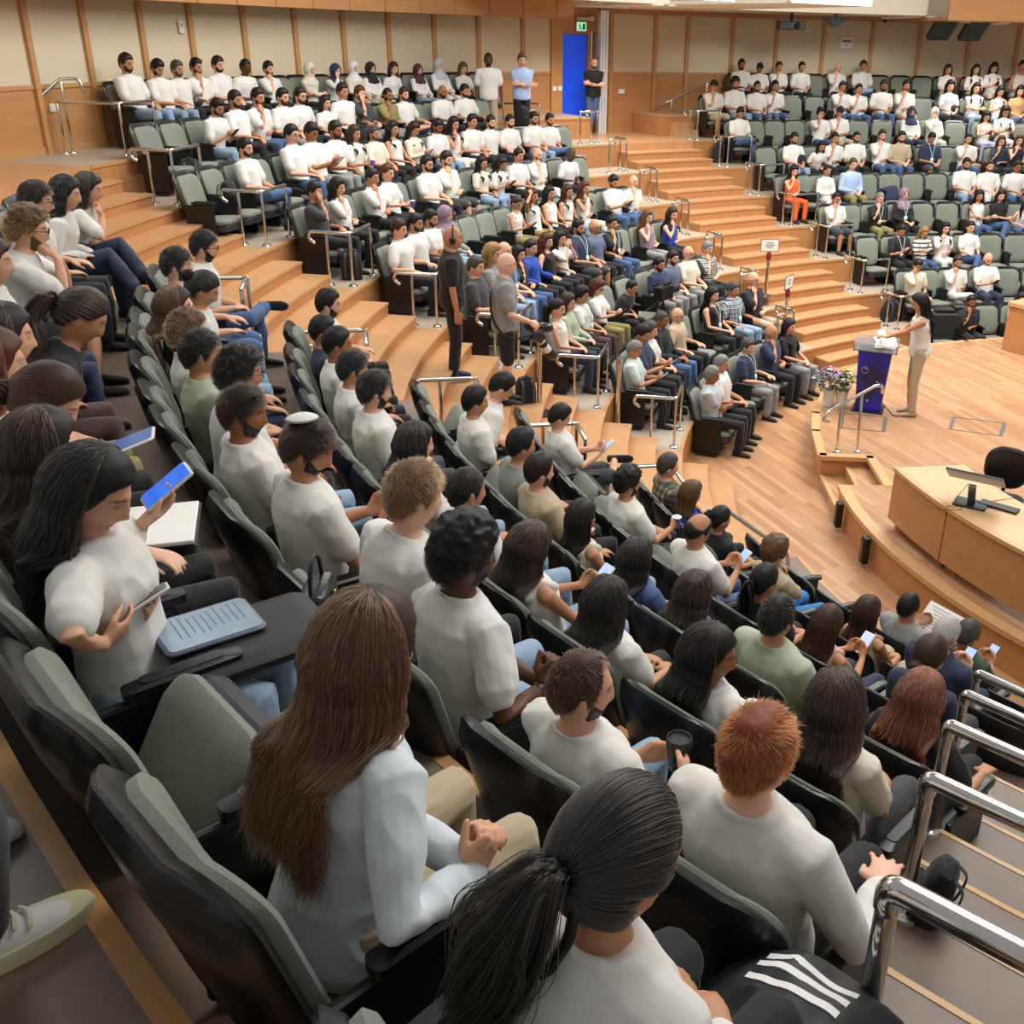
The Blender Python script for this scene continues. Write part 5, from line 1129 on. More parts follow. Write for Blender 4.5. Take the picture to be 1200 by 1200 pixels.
rail('sloping steel handrail with curled ends beside the left wall', bend([P[0] + (-.1, -.1, .5), P[0] + (-.16, -.12, .62), P[0] + (0, 0, .66), P[1] + (0, 0, .9), P[1] + (.2, .1, .9), P[1] + (.22, .1, .75)]), [(P[0], P[0] + (0, 0, .66)), (P[1], P[1] + (0, 0, .9))])
P = [np.array(q) for q in ((1.48, 24.3, 3.09), (2.3, 24.75, 3.3))]
rail('sloping steel handrail by the corner of the right wall', bend([P[0] + (-.25, -.1, .6), P[0] + (0, 0, .68), P[1] + (0, 0, .86), P[1] + (.3, .1, .86), P[1] + (.33, .1, .7)]), [(q, q + (0, 0, .7 + .15 * i)) for i, q in enumerate(P)])
P = [np.array(q) for q in ((-2.0, 21.05, 3.09), (-1.55, 21.35, 3.09), (-1.3, 21.1, 3.09))]; u = np.array((0, 0, .72))
rail('steel railing with dark curled handrails before the two standing men', bend([P[0] + u, P[1] + u, P[2] + u]), [(q, q + u) for q in P])
P = [np.array((2.97, 11.67, ST)), np.array((3.23, 11.69, ST))]
rail('pair of chrome posts with a sloping rail at the stage steps', bend([(2.82, 11.64, .80), (2.74, 11.62, .82), (2.80, 11.64, .93), (3.40, 11.88, 1.20), (3.50, 11.93, 1.19), (3.51, 11.93, 1.10)], .06), [(P[0], (2.97, 11.71, 1.0)), (P[1], (3.23, 11.81, 1.12))])
def stanchion(p, h, label, sign=None, tilt=0):
    e = empty('stanchion', p); tag(e, label, 'stanchion')
    m = MB(); m.lathe([(.01, 0), (.15, 0), (.15, .015), (.05, .035), (.01, .035)], n=28); m.build('base', M_black if not sign else M_chrome, e, smooth=True)
    m = MB(); m.lathe([(.004, .02), (.03, .02), (.03, h), (.004, h)], n=18); m.build('pole', M_chrome, e, smooth=True)
    m = MB(); m.lathe([(.004, h - .1), (.04, h - .1), (.042, h), (.03, h + .03), (.004, h + .03)], n=18); m.build('belt_head', mat('stanchion_head', '#8e2f2b', .35, metal=.4) if sign else M_chrome, e, smooth=True)
    if sign:
        m = MB(); m.box((0, 0, h + .14), (.33, .012, .22), tilt); m.build('sign_frame', M_chrome, e); m = MB(); c, s = math.cos(tilt), math.sin(tilt); m.box((.008 * s, -.008 * c, h + .14), (.29, .004, .185), tilt); m.build('sign_sheet', M_white, e)
        m = MB()
        for k in range(3): m.box((.0112 * s, -.0112 * c, h + .18 - .035 * k), (.12 + .04 * (k % 2), .002, .012), tilt)
        m.build('sign_text', mat('sign_ink', '#5a5d66', .6), e)
    return e
stanchion((-.68, 11.0, 1.05), 1.0, 'tall chrome stanchion with black round base on the wide stairs')
stanchion((.24, 11.76, ZB[8]), 1.05, 'tall chrome stanchion on the landing before the second row')
stanchion((2.81, 17.15, 1.05), .72, 'stanchion carrying a framed white sign, upper one on the orange stairs', True, .15)
stanchion((3.05, 16.4, .6), .72, 'stanchion carrying a turned white sign, lower one on the orange stairs', True, 1.0)
# ------------------------------------------------------------------ stage furniture
def arcbox(mb, o, R0, R1, a, b, z0, z1): mb.arc(o, R0, R1, a, b, z0, z1, 1.2)
for k, (a, b) in enumerate(((189.2, 199.4), (199.6, 214.5))):
    x, y = pol(5.1, (a + b) / 2); e = empty('stage_desk', (x, y, ST)); tag(e, ['curved maple stage desk carrying the monitor base, end section', 'curved maple stage desk, longer section running out of frame'][k], 'desk', 'curved desk sections')
    def part(n, m_, *A, **kw): mb = MB(); arcbox(mb, O - np.array((x, y)), *A); mb.V = [v - np.array((0, 0, ST)) for v in mb.V]; return mb.build(n, m_, e, **kw)
    part('front_panel', M_wood, 5.42, 5.48, a, b, ST + .1, ST + .64); part('top', mat('desk_top', '#dcb283', .35, noise=(2, .93, (9, 1, 1))), 4.72, 5.46, a, b, ST + .64, ST + .665); part('front_edge', M_lightwood, 5.43, 5.50, a, b, ST + .635, ST + .675)
    part('end_panel', M_wood, 4.78, 5.46, a, a + .5, ST + .1, ST + .64); part('end_panel', M_wood, 4.78, 5.46, b - .5, b, ST + .1, ST + .64); part('foot', M_riser, 4.9, 5.40, a + .3, a + 1.6, ST, ST + .1); part('foot', M_riser, 4.9, 5.40, b - 1.6, b - .3, ST, ST + .1)
dz = ST + .667
e = empty('monitor', (3.55, 8.72, dz), math.radians(150)); tag(e, 'large flat monitor tipped back on its stand on the desk', 'monitor')
m = MB(); m.box((0, 0, .008), (.30, .22, .014)); m.build('stand_base', mat('dark_steel', '#3a3d42', .3, metal=.7), e, bevel=.004)
m = MB(); m.box((0, .02, .12), (.07, .03, .24), M=rotx(-.5)); m.build('stand_arm', mat('silver', '#8f959c', .3, metal=.8), e, bevel=.004)
m = MB(); m.box((0, -.02, .27), (.52, .022, .33), M=rotx(-1.0)); m.build('screen_back', mat('monitor_shell', '#54575a', .35), e, bevel=.006)
m = MB(); m.tube(spline([(.05, 0, .2), (.12, .1, .06), (.05, .2, .012), (.3, .3, .008), (.55, .1, .008)], 5), .003, 6); m.build('cable', M_black, e)
e = tag(MB().box((0, 0, .012), (.36, .12, .02)).build('keyboard', M_black, bevel=.006), 'black keyboard lying on the desk beside the monitor', 'keyboard'); e.location = (3.80, 8.66, dz); e.rotation_euler = (0, 0, math.radians(-38))
e = empty('office_chair', (4.08, 9.35, ST), math.radians(-30)); tag(e, 'black office chair with rounded back behind the desk', 'chair')
m = MB(); m.slab(.44, .44, .06, .18, None, (0, .2, .72), edge=.02, n=8); m.build('backrest', M_black, e, smooth=True); m = MB(); m.slab(.46, .44, .07, .1, rotx(PI / 2), (0, 0, .42), edge=.02); m.build('seat', M_black, e, smooth=True)
m = MB(); m.tube([(0, 0, .06), (0, 0, .4)], .03); m.build('gas_lift', M_black, e); m = MB(); [m.tube([(0, 0, .07), (.26 * math.cos(a), .26 * math.sin(a), .04)], .02) for a in np.arange(5) * 2 * PI / 5]; m.build('star_base', M_black, e); m = MB(); m.tube([(0, .1, .40), (0, .24, .46), (0, .23, .6)], .02); m.build('back_bracket', M_black, e)
# lectern
e = empty('lectern', (3.74, 13.28, ST), math.radians(-19)); tag(e, 'deep-blue lectern with clear acrylic reading top on the stage', 'lectern')
def gradient_blue():
    m = mat('lectern_blue', '#1b1f7a', .3); nt = m.node_tree; b = nt.nodes['Principled BSDF']; tc = nt.nodes.new('ShaderNodeTexCoord'); n = nt.nodes.new('ShaderNodeTexNoise'); n.inputs['Scale'].default_value = 2.6; n.inputs['Detail'].default_value = 1; r = nt.nodes.new('ShaderNodeValToRGB')
    r.color_ramp.elements[0].position = .38; r.color_ramp.elements[1].position = .66; r.color_ramp.elements[0].color = lin('#15154a'); r.color_ramp.elements[1].color = lin('#2a25c4'); nt.links.new(tc.outputs['Object'], n.inputs[0]); nt.links.new(n.outputs[0], r.inputs[0]); nt.links.new(r.outputs[0], b.inputs['Base Color']); return m
m = MB(); m.rings([np.array([(-w_, -d_, z), (w_, -d_, z), (w_, d_, z), (-w_, d_, z)]) for z, w_, d_ in ((.03, .17, .12), (.86, .22, .15))]); m.build('body', gradient_blue(), e, bevel=.006)
m = MB(); m.box((0, 0, .015), (.42, .34, .03)); m.build('base_plate', mat('navy_base', '#14163a', .35), e, bevel=.005)
mac = mat('acrylic', '#e9eef5', .06, trans=.85, alpha=1); m = MB(); m.box((0, 0, .93), (.58, .42, .018), M=rotx(.25)); m.box((0, -.21, .93), (.58, .012, .10)); m.box((-.28, .0, .91), (.012, .40, .10)); m.box((.28, .0, .91), (.012, .40, .10)); m.build('acrylic_top', mac, e)
m = MB(); me_ = mat('lectern_marks', '#aab4ff', .4); [m.ell(p, (.012, .003, .012)) for p in ((-.09, -.147, .62), (.08, -.14, .45), (-.02, -.134, .17))]
m.tube(np.array([(-.10 + .045 * math.cos(q), -.149, .60 + .045 * math.sin(q)) for q in np.linspace(0, 2 * PI, 18)]), .003, 5, False); m.box((-.02, -.134, .17), (.004, .004, .06)); m.box((-.02, -.134, .17), (.05, .004, .004)); m.build('printed_marks', me_, e)
m = MB(); [m.box((.0, .0 + .002 * k, .955 + .004 * k), (.26, .30, .004), M=rotx(.25) @ rotz(.1 * k)) for k in range(5)]; o = m.build('paper_stack', M_white); o.matrix_world = Matrix.Translation((3.85, 13.26, ST + .0)) @ Matrix.Rotation(math.radians(-19), 4, 'Z'); tag(o, 'stack of white papers on the lectern top', 'papers')
e = empty('microphone', (4.02, 13.05, ST)); tag(e, 'thin black microphone stand leg at the foot of the lectern', 'microphone'); m = MB(); m.tube([(-.25, .22, .25), (0, 0, .01), (.05, -.05, .01)], .008); m.build('stand_leg', M_black, e); m = MB(); m.ell((-.25, .22, .25), (.02, .02, .03)); m.build('foam_cap', M_black, e)
# flowers
e = empty('flower_arrangement', (3.28, 13.42, ST)); tag(e, 'mixed lilac, white and lime flowers in white pots at the lectern', 'flowers')
m = MB(); [m.lathe([(.01, 0), (.07, 0), (.09, .24), (.075, .24), (.065, .03), (.01, .03)], (x, y, 0), 20) for x, y in ((-.07, 0), (.10, -.03))]; m.build('pots', M_white, e, smooth=True)
R_ = np.random.default_rng(4)
for nm, col, n_, rr_ in (('leaves', '#3f5a2a', 130, .035), ('lilac_blossoms', '#8f7fc0', 34, .024), ('white_blossoms', '#e6e2e6', 26, .03), ('pink_blossoms', '#b98aa8', 20, .025), ('lime_blossoms', '#a9b84e', 30, .032)):
    m = MB()
    for k in range(n_):
        d = R_.normal(0, 1, 3); d[2] = abs(d[2]); d = unit(d); q = d * np.array((.30, .24, .26)) * R_.uniform(.55, 1.0) + np.array((0, 0, .30)); q[0] += (.10 if nm == 'lime_blossoms' else -.04)
        Mx = rotz(R_.uniform(0, 6)) @ rotx(R_.uniform(-1, 1))
        if nm == 'leaves': m.ell(q * np.array((.95, .95, .93)), (rr_ * .45, rr_ * 1.5, .006), Mx, 8, 5)
        else:
            for p_ in range(5): a = p_ * 2 * PI / 5; m.ell(q + Mx @ np.array((math.cos(a), math.sin(a), .15)) * rr_ * .62, np.array((.6, .6, .3)) * rr_, Mx, 6, 4)
    o = m.build(nm, mat('flower_' + nm, col, .6), e, smooth=True, fix=False); o['kind'] = 'stuff'
# maple side desk at the right edge, draped table behind the stage
e = empty('maple_counter', (6.95, 16.25, ST), math.radians(-56)); tag(e, 'solid maple counter with thick top at the right edge of the stage', 'counter')
m = MB(); m.box((.1, .42, .36), (.86, .9, .72)); m.build('body', M_wood, e, bevel=.01); m = MB(); m.box((.1, .42, .77), (.9, .95, .08)); m.build('top', M_lightwood, e, bevel=.01); m = MB(); m.box((.1, -.035, .70), (.87, .02, .015)); m.build('under_top_strip', M_riser, e)  # thin riser-veneer strip below the counter top
e = empty('draped_table', (6.12, 17.55, 0), math.radians(4)); tag(e, 'table draped to the floor in black cloth behind the speaker', 'table')
m = MB(); n_ = 72; R0_ = []
for z, k in ((0, 1.05), (.3, 1.03), (.72, 1.0), (.76, .985)):
    a = np.linspace(0, 2 * PI, n_, endpoint=False); rx = .46 * k; ry = .27 * k; sq = lambda v: np.sign(v) * np.abs(v) ** .35; R0_.append(np.stack([rx * sq(np.cos(a)) * (1 + .03 * (1 - z) * np.sin(18 * a)), ry * sq(np.sin(a)) * (1 + .04 * (1 - z) * np.sin(18 * a)), np.full(n_, z)], 1))
m.rings(R0_); m.build('black_drape', cloth_mat('black'), e, smooth=True); m = MB(); m.box((-.1, 0, .79), (.34, .26, .06)); m.box((.22, .05, .80), (.22, .2, .08)); m.build('equipment', M_black, e, bevel=.01)
for k, (px_, t) in enumerate((('upper', 182.0), ('lower', 190.6))):
    x, y = pol(5.73, t); e = empty('floor_light_box', (x, y, 0), math.radians(t)); tag(e, f"small black light box on the curved stage front, the one {'closer to the steps' if k == 0 else 'below the desk end'}", 'light'); m = MB(); m.box((.02, 0, .2), (.07, .10, .3)); m.build('housing', M_black, e, bevel=.008); m = MB(); m.box((.06, 0, .2), (.012, .06, .24)); m.build('lens', mat('dark_lens', '#26282c', .12), e)
# ------------------------------------------------------------------ ceiling and wall fittings
e = empty('projector', (3.96, 24.0, 5.35)); tag(e, 'dark projector hanging under the ceiling before the right wall', 'projector'); m = MB(); m.box((0, 0, 0), (.55, .42, .17)); m.build('body', mat('projector_shell', '#25262a', .4), e, bevel=.02); m = MB(); m.tube([(0, 0, .08), (0, 0, .27)], .03); m.build('ceiling_bracket', M_black, e); m = MB(); m.tube([(.1, -.2, 0), (.1, -.26, 0)], .06); m.build('lens', M_black, e)
for k, x in enumerate((7.45, 8.15)):
    e = empty('loudspeaker', (x, 24.75, 5.36), .1); tag(e, ['slanted dark loudspeaker panel under the canopy, closer to the projector', 'slanted dark loudspeaker panel under the canopy, farther from the projector'][k], 'speaker'); m = MB(); m.slab(.5, .62, .12, .03, rotx(.9), edge=.01); m.build('cabinet', mat('speaker_grille', '#3a4038', .7, noise=(200, .6, (1, 1, 1))), e); m = MB(); m.tube([(0, .1, .0), (0, .1, .18)], .02); m.build('hanger', M_black, e)
e = empty('stage_spotlight', (4.9, 24.0, 5.5), .4); tag(e, 'dark wedge-shaped stage lamp at the top edge by the projector', 'lamp'); m = MB(); m.rings([np.array([(-a, -b, z), (a, -b, z), (a, b, z), (-a, b, z)]) for z, a, b in ((-.16, .05, .06), (.02, .26, .14))]); m.build('body', mat('lamp_shell', '#3f4a4a', .4), e, bevel=.01); m = MB(); m.tube([(0, 0, 0), (0, 0, .12)], .02); m.build('hanger', M_black, e)
e = empty('security_camera', (6.27, 25.2, 5.5)); tag(e, 'small white dome camera at the top of the right wall', 'camera'); m = MB(); m.lathe([(.01, .08), (.08, .08), (.08, .04), (.01, .04)], n=18); m.build('mount', M_white, e); m = MB(); m.ell((0, 0, .03), (.06, .06, .07)); m.build('dome', M_black, e, smooth=True)
def onwall(t, z, w_, h_, name, label, cat, R=RWALL - .03, m_=None): x, y = pol(R, t); e = empty(name, (x, y, z), math.radians(t - 90)); tag(e, label, cat); m = MB(); m.box((0, 0, 0), (w_, .025, h_)); m.build('plate', m_ or M_white, e, bevel=.004); return e
e = onwall(100.2, 5.03, .30, .24, 'notice', 'white paper notice with red header on the right wall', 'sign'); m = MB(); m.box((0, -.016, .04), (.22, .006, .055)); m.build('red_header', mat('notice_red', '#b0384a', .5), e); m = MB(); m.box((0, -.016, -.045), (.05, .006, .03)); m.build('blue_mark', mat('notice_blue', '#4a4f8f', .5), e)
for k, (t, z, lb) in enumerate(((127.05, 4.01, 'white switch plate by the blue door, the one against the pier edge'), (126.55, 4.01, 'white switch plate by the blue door, the one next to the door frame'), (120.7, 3.94, 'double white switch plate on the wood panel beyond the blue door'), (168.0, 4.06, 'white switch plate on the wood panel near the sloping handrail'))):
    e = onwall(t, z, .10 if k != 2 else .16, .10, 'light_switch', lb, 'switch', RWALL - (.06 if k < 2 else .02)); m = MB(); m.box((0, -.016, 0), (.05, .01, .06)); m.build('rocker', mat('switch_rocker', '#f3f1ec', .35), e)
e = onwall(158.2, 5.04, .10, .17, 'thermostat', 'small white wall sensor high on the perforated panel', 'sensor'); m = MB(); m.box((0, -.016, .03), (.06, .01, .05)); m.build('grille', mat('sensor_grey', '#b9b6ad', .5), e)
e = onwall(124.6, 5.23, .26, .19, 'exit_sign', 'lit green emergency exit sign above the blue door', 'sign', RWALL - .05); m = MB(); m.box((0, -.015, 0), (.23, .01, .16)); m.build('lit_face', mat('exit_green', '#8fd6b4', .4, emit=.9), e)
m = MB(); m.ell((-.055, -.024, .045), (.014, .004, .016)); m.tube([(-.05, -.024, .02), (-.03, -.024, -.015), (-.065, -.024, -.06)], .008, 6); m.tube([(-.03, -.024, -.015), (-.005, -.024, -.03), (-.01, -.024, -.06)], .008, 6); m.tube([(-.085, -.024, .0), (-.045, -.024, .02), (-.015, -.024, .0)], .007, 6); m.box((.055, -.022, 0), (.06, .004, .12)); m.build('running_figure', mat('exit_dark', '#1c6a4c', .5), e)
x, y = pol(RWALL - .08, 124.4); e = empty('door_closer', (x, y, 5.38), math.radians(34.4)); tag(e, 'grey door closer rail above the exit sign', 'fitting'); m = MB(); m.box((0, 0, 0), (.42, .05, .07)); m.build('rail', mat('closer_grey', '#b3aa98', .4), e, bevel=.005); m = MB(); m.box((.18, 0, 0), (.07, .07, .09)); m.build('end_cap', M_white, e)
# ------------------------------------------------------------------ standing people
def stand_legs(sp=.1, k=(.04, .02)): return (((-.09, 0, .93), (-sp, k[0], .50), (-sp, 0, .08)), ((.09, 0, .93), (sp, k[1], .50), (sp, -.02, .08)))
def arms_stand(kind):
    def g(hc, Rh, f):
        dn = lambda s: A_((s * .25, .04, .83), (0, .12, -1), (-s, 0, 0), .45)
        if kind == 'folded': return (A_((.10, .22, 1.16), (1, .1, .12), (0, -1, 0), .35), A_((-.10, .25, 1.13), (-1, .1, .1), (0, -1, 0), .35))
        if kind == 'lectern': return (A_((-.12, .50, 1.12), (.1, 1, .1), (0, 0, -1), .5), A_((.14, .42, 1.08), (-.2, 1, 0), (0, 0, -1), .5))
        if kind == 'camera': return (dn(-1), A_((.22, .26, 1.0), (-.1, .8, -.6), (-.7, 0, -.5), .8))
        return (dn(-1), dn(1))
    return g
def stander(tok, loc, rzd, s, arms, label, phi=0, extra=(), **kw):
    sp = parse(tok.split()); sp.update(lod=1, phi=phi, seed=7, stand=kw.pop('sid', 1), legs=kw.pop('legs', stand_legs()), arms=arms_stand(arms), armkey='stand_' + arms, front=False, nod=kw.pop('nod', 4), **kw); sp['extra'] = list(sp['extra']) + list(extra)
    return make_person(sp, loc, math.radians(rzd), s, label)
stander('m buzz black beard tee white skin5 beige', (-2.22, 20.55, ZB[2]), -168, .95, 'down', 'dark-skinned man in white T-shirt standing at the end of the back row', sid=2)
stander('m short greying polo skyblue skin2 black', (-1.62, 20.85, ZB[2]), -160, .95, 'folded', 'man in pale-blue polo shirt standing with folded arms behind a railing', sid=3)
stander('m bald greying beard sung tee black skin2 jeans', (-.27, 23.25, ZB[2]), -172, .9, 'folded', 'man in black T-shirt leaning beside the blue door with folded arms', sid=4, yaw=18, legs=(((-.09, 0, .93), (-.02, .02, .50), (.10, .05, .08)), ((.09, 0, .93), (.10, .03, .50), (.06, -.02, .08))))
stander('m bald black tee black skin3 black', (-1.62, 10.86, 1.494), -80, .98, 'down', 'bald man in black wearing headphones, standing on the wide stairs', extra=('headphones',), sid=5, shoe='navy')
pe, pi_ = stander('m bald greying glasses tee grey skin1 black', (-1.02, 10.52, 1.347), -78, .95, 'camera', 'bald photographer in grey T-shirt standing with two cameras', sid=6, short=True)
sp_, si_ = stander('f long black sleeveless white skin3 beige', (4.28, 13.12, ST), 84, .97, 'lectern', 'woman in white sleeveless blouse and beige trousers speaking at the lectern', phi=6, sid=7, shoe='beige', nod=16, hl=.85)
o = MB().box((0, 0, 0), (.15, .004, .21), M=rotx(-.6)).build('sheet_of_paper', M_white); o.location = (3.78, 13.18, ST + 1.06); o.rotation_euler = (0, 0, .6); tag(o, 'folded white sheet in the speaker’s raised hand', 'paper')
# photographer's cameras
def photo_camera(loc, M, label, lens, ln=.24):
    e = empty('camera', tuple(loc)); e.rotation_mode = 'QUATERNION'; e.rotation_quaternion = Matrix(np.asarray(M).tolist()).to_quaternion(); tag(e, label, 'camera')
    m = MB(); m.box((0, 0, 0), (.14, .07, .10)); m.box((0, 0, .06), (.06, .06, .04)); m.build('body', M_black, e, bevel=.008); m = MB(); m.tube([(0, .03, 0), (0, .08, 0), (0, ln, 0)], [.036, .04, .047], 18); m.build('lens', lens, e, smooth=True); m = MB(); m.tube([(0, ln - .01, 0), (0, ln + .07, 0)], .055, 18); m.build('lens_hood', M_black if lens is not M_black else M_phoneback, e, smooth=True); m = MB(); m.tube([(0, .10, 0), (0, .13, 0)], .049, 18); m.build('zoom_ring', M_black, e, smooth=True); return e
photo_camera((-.66, 10.42, 2.12), rotz(-.7) @ rotx(-.85), 'camera with long white lens hanging from the photographer’s hand', mat('lens_white', '#e6e4de', .35), .26)
photo_camera((-.78, 10.75, 2.16), rotz(-1.2) @ rotx(-.2), 'black camera with black lens at the photographer’s hip', M_black, .16)
m = MB(); m.tube(spline([(-1.1, 10.62, 2.62), (-1.15, 10.42, 2.6), (-1.12, 10.36, 2.3), (-.95, 10.35, 2.12), (-.72, 10.42, 2.14)], 5), .014, 6, flat=.4); o = m.build('camera_strap', M_black); tag(o, 'black carrying strap across the photographer’s back', 'strap')
# video camera on tripod
e = empty('video_camera', (.93, 14.95, ZB[8])); tag(e, 'black video camera on a tripod among the centre block seats', 'video camera')
for a in (0.4, 2.5, 4.6): m = MB(); m.tube([(0, 0, 1.0), (.24 * math.cos(a), .24 * math.sin(a), .02)], .016, 8); m.build('tripod_leg', M_black, e)
m = MB(); m.box((0, 0, 1.13), (.16, .34, .2), -.6); m.box((.05, -.02, 1.27), (.04, .2, .05), -.6); m.build('camera_body', M_black, e, bevel=.015); m = MB(); m.tube([(.09, .13, 1.14), (.2, .28, 1.14)], [.06, .075], 16); m.build('lens', M_phoneback, e); m = MB(); m.box((-.12, .05, 1.2), (.09, .02, .07), .4); m.build('viewfinder', M_black, e); m = MB(); m.tube([(0, 0, 1.02), (-.25, -.2, .9)], .012); m.build('pan_handle', M_black, e)
# ------------------------------------------------------------------ bags
def backpack(loc, rz, label, s=1.0, col='black', tilt=0.0):
    e = empty('backpack', loc, rz); e.scale = (s,) * 3; e.rotation_euler = (tilt, 0, rz); tag(e, label, 'bag', 'bags beside the seats')
    m = MB(); R_ = []
    for z, w_, d_ in ((0, .13, .08), (.02, .15, .10), (.2, .155, .105), (.34, .14, .09), (.42, .10, .06), (.44, .04, .03)):
        a = np.linspace(0, 2 * PI, 28, endpoint=False); sq = lambda v: np.sign(v) * np.abs(v) ** .6; R_.append(np.stack([w_ * sq(np.cos(a)), d_ * sq(np.sin(a)), np.full(28, z) + .006 * np.sin(5 * a)], 1))
    m.rings(R_); m.build('main_bag', cloth_mat(col), e, smooth=True); m = MB(); m.slab(.22, .2, .05, .05, None, (0, .115, .15), bulge=.01, edge=.015); m.build('front_pocket', cloth_mat(col), e, smooth=True)
    for sx in (-.07, .07): m = MB(); m.tube(spline([(sx, -.06, .40), (sx * 1.1, -.13, .34), (sx * 1.2, -.13, .15), (sx * 1.2, -.09, .04)], 4), .02, 8, flat=.35); m.build('strap', cloth_mat('charcoal'), e, smooth=True)
    m = MB(); m.tube(spline([(-.03, -.04, .42), (0, -.04, .47), (.03, -.04, .42)], 4), .009, 6); m.build('grab_handle', cloth_mat('charcoal'), e, smooth=True); return e
for loc, rz, lb, s, ti in (((-5.85, 14.15, ZB[1]), .6, 'black backpack on the floor beside the end seat of the back row', .95, .1), ((-5.35, 13.55, ZB[2]), .4, 'black backpack on the landing of the eighth row under the railing', .95, .08), ((-3.1, 12.5, ZB[4]), .2, 'black backpack with grey pocket under the railing, sixth row, centre block', .85, 0),
    ((2.42, 22.45, ZB[3]), 1.2, 'dark backpack under the railing at the seventh row, far block', 1.0, 0), ((4.5, 19.9, ZB[6]), .5, 'black bag against the railing posts, fourth row, far block', .9, .1), ((5.2, 18.0, ZB[8]), .5, 'black bag at the railing behind the speaker', .95, .1)): backpack(loc, rz, lb, s, 'black', ti)
def seat_bag(b, r, th, lb, s=.8, dy=.06, zz=.35, rz=0, tilt=-.15): o_, R0, z = row_geo(b, r); x, y = pol(R0 + .72 + .05 - dy, th, o_); return backpack((x, y, z + zz), math.radians(th + 90) + rz, lb, s, 'black', tilt)
seat_bag('B', 2, 134.6, 'black bag standing on an empty seat of the eighth row, centre block'); seat_bag('B', 3, 170.6, 'black backpack leaning on the end seat of the seventh row, centre block', .8)
seat_bag('C', 4, 111.4, 'black backpack on the first seat of the sixth row, far block'); seat_bag('C', 2, 92.0, 'round black backpack on an empty seat of the eighth row, far block'); backpack((-.84, 10.98, 1.15), .4, 'black backpack propped on the stairs behind the near block', .8)
backpack((1.06, 2.36, ZA[4] + .0), 1.1, 'small black bag lying at the edge of the brown steps', .5, 'black', .2)
o = MB().slab(.42, .30, .10, .08, rotx(.5), bulge=.03).build('jacket', cloth_mat('navy'), smooth=True); x, y = pol(RF[5] + .78, 103.6); o.location = (x, y, ZB[5] + .44); o.rotation_euler = (0, .2, math.radians(193)); tag(o, 'dark jacket thrown over an empty seat in the fifth row, far block', 'jacket')
# ------------------------------------------------------------------ things close to the camera
e, info, loc, rz, s, sp, tok = find('A', 3, 'tab'); Lw, Rw = info['arm'][0], info['arm'][1]; R3 = rotz(rz)
device('smartphone', *DEV['tab'], .078, .16, .010, M_phonewhite, mat('dark_screen', '#38302f', .12), 'large phone in white case held by the woman with black hair', 'phone')
M_tabs = mat('tablet_screen', '#7f93a0', .2, emit=.18, noise=(14, .75, (1, 1, 1)))
device('tablet', (-1.043, 2.328, 3.565), frame((.785, .62, .0), (0, -.0, 1)), .195, .265, .012, mat('tablet_case', '#5b5f78', .4), M_tabs, 'tablet showing text on the lap of the black-haired woman', 'tablet', 10)
p = (-.93, 2.33, 3.53); o = MB().slab(.30, .42, .04, .03, rotx(PI / 2), bulge=.006).build('laptop_sleeve', mat('sleeve_black', '#17181b', .55), smooth=True); o.location = p; o.rotation_euler = (0, 0, math.radians(-51)); tag(o, 'black padded laptop sleeve under the tablet', 'sleeve')
p = (-.86, 2.72, 3.40); e2 = empty('handbag', tuple(p), rz); tag(e2, 'dark handbag with gold clasp behind the laptop sleeve', 'bag'); m = MB(); m.slab(.2, .16, .08, .03, None, bulge=.01); m.build('bag_body', M_leather, e2, smooth=True); m = MB(); m.tube(spline([(-.07, 0, .08), (-.04, 0, .16), (.04, 0, .16), (.07, 0, .08)], 5), .007, 6); m.build('strap', M_leather, e2); m = MB(); m.ell((0, .055, .05), (.012, .006, .012)); m.build('clasp', mat('gold', '#caa14a', .25, metal=1), e2)
e, info, loc, rz, s, sp, tok = find('A', 3, 'phone1')
device('smartphone', *DEV['phone1'], .078, .155, .010, M_phonewhite, mat('blue_app_screen', '#2f62c9', .15, emit=.9, noise=(38, .35, (1, 1, 1))), 'phone with bright blue screen raised by the hidden woman', 'phone')
e, info, loc, rz, s, sp, tok = find('A', 3, 'updo')
p = to_world(loc, rz, s, (.10, .36, .56)); e2 = empty('notebook', tuple(p), rz - .35); tag(e2, 'open white notebook on the lap of the bowed woman', 'notebook'); m = MB(); m.box((-.08, 0, .006), (.16, .23, .012), M=np.array(rotz(0))); m.box((.085, 0, .008), (.16, .23, .016)); m.build('pages', M_white, e2, bevel=.004); m = MB(); m.box((0, 0, -.003), (.34, .245, .004)); m.build('cover', M_black, e2)
device('tablet', (-1.72, 3.36, 3.66), rotz(-.6) @ frame((.5, .8, .3), (-.3, -.3, .9)), .18, .26, .010, M_phonewhite, mat('tablet_blue', '#49669c', .2, emit=.4), 'white-framed tablet beyond the open notebook', 'tablet')
e, info, loc, rz, s, sp, tok = find('A', 4, 'cup1'); p = to_world(loc, rz, s, (.16, .235, .735)); paper_cup(p, 'black takeaway coffee cup with lid between the balding man’s hands', '#1a1a1c', '#0f0f10', .95)
e, info, loc, rz, s, sp, tok = find('A', 9, 'paper'); p = to_world(loc, rz, s, (0, .42, .74)); o = empty('document', tuple(p), rz); tag(o, 'printed white document read by the thin-haired man in the front row', 'paper'); m = MB(); m.box((0, 0, 0), (.40, .004, .28), M=rotx(-.75)); m.build('sheets', M_white, o); m = MB(); [m.box(rotx(-.75) @ np.array((0, -.0035, .11 - .028 * k)), (.32 - .05 * (k % 3), .002, .004), M=rotx(-.75)) for k in range(9)]; m.build('printed_lines', mat('ink_grey', '#8d9099', .6), o)
e, info, loc, rz, s, sp, tok = PERSONS[max(k for k in PERSONS if k[:2] == ('A', 3))]
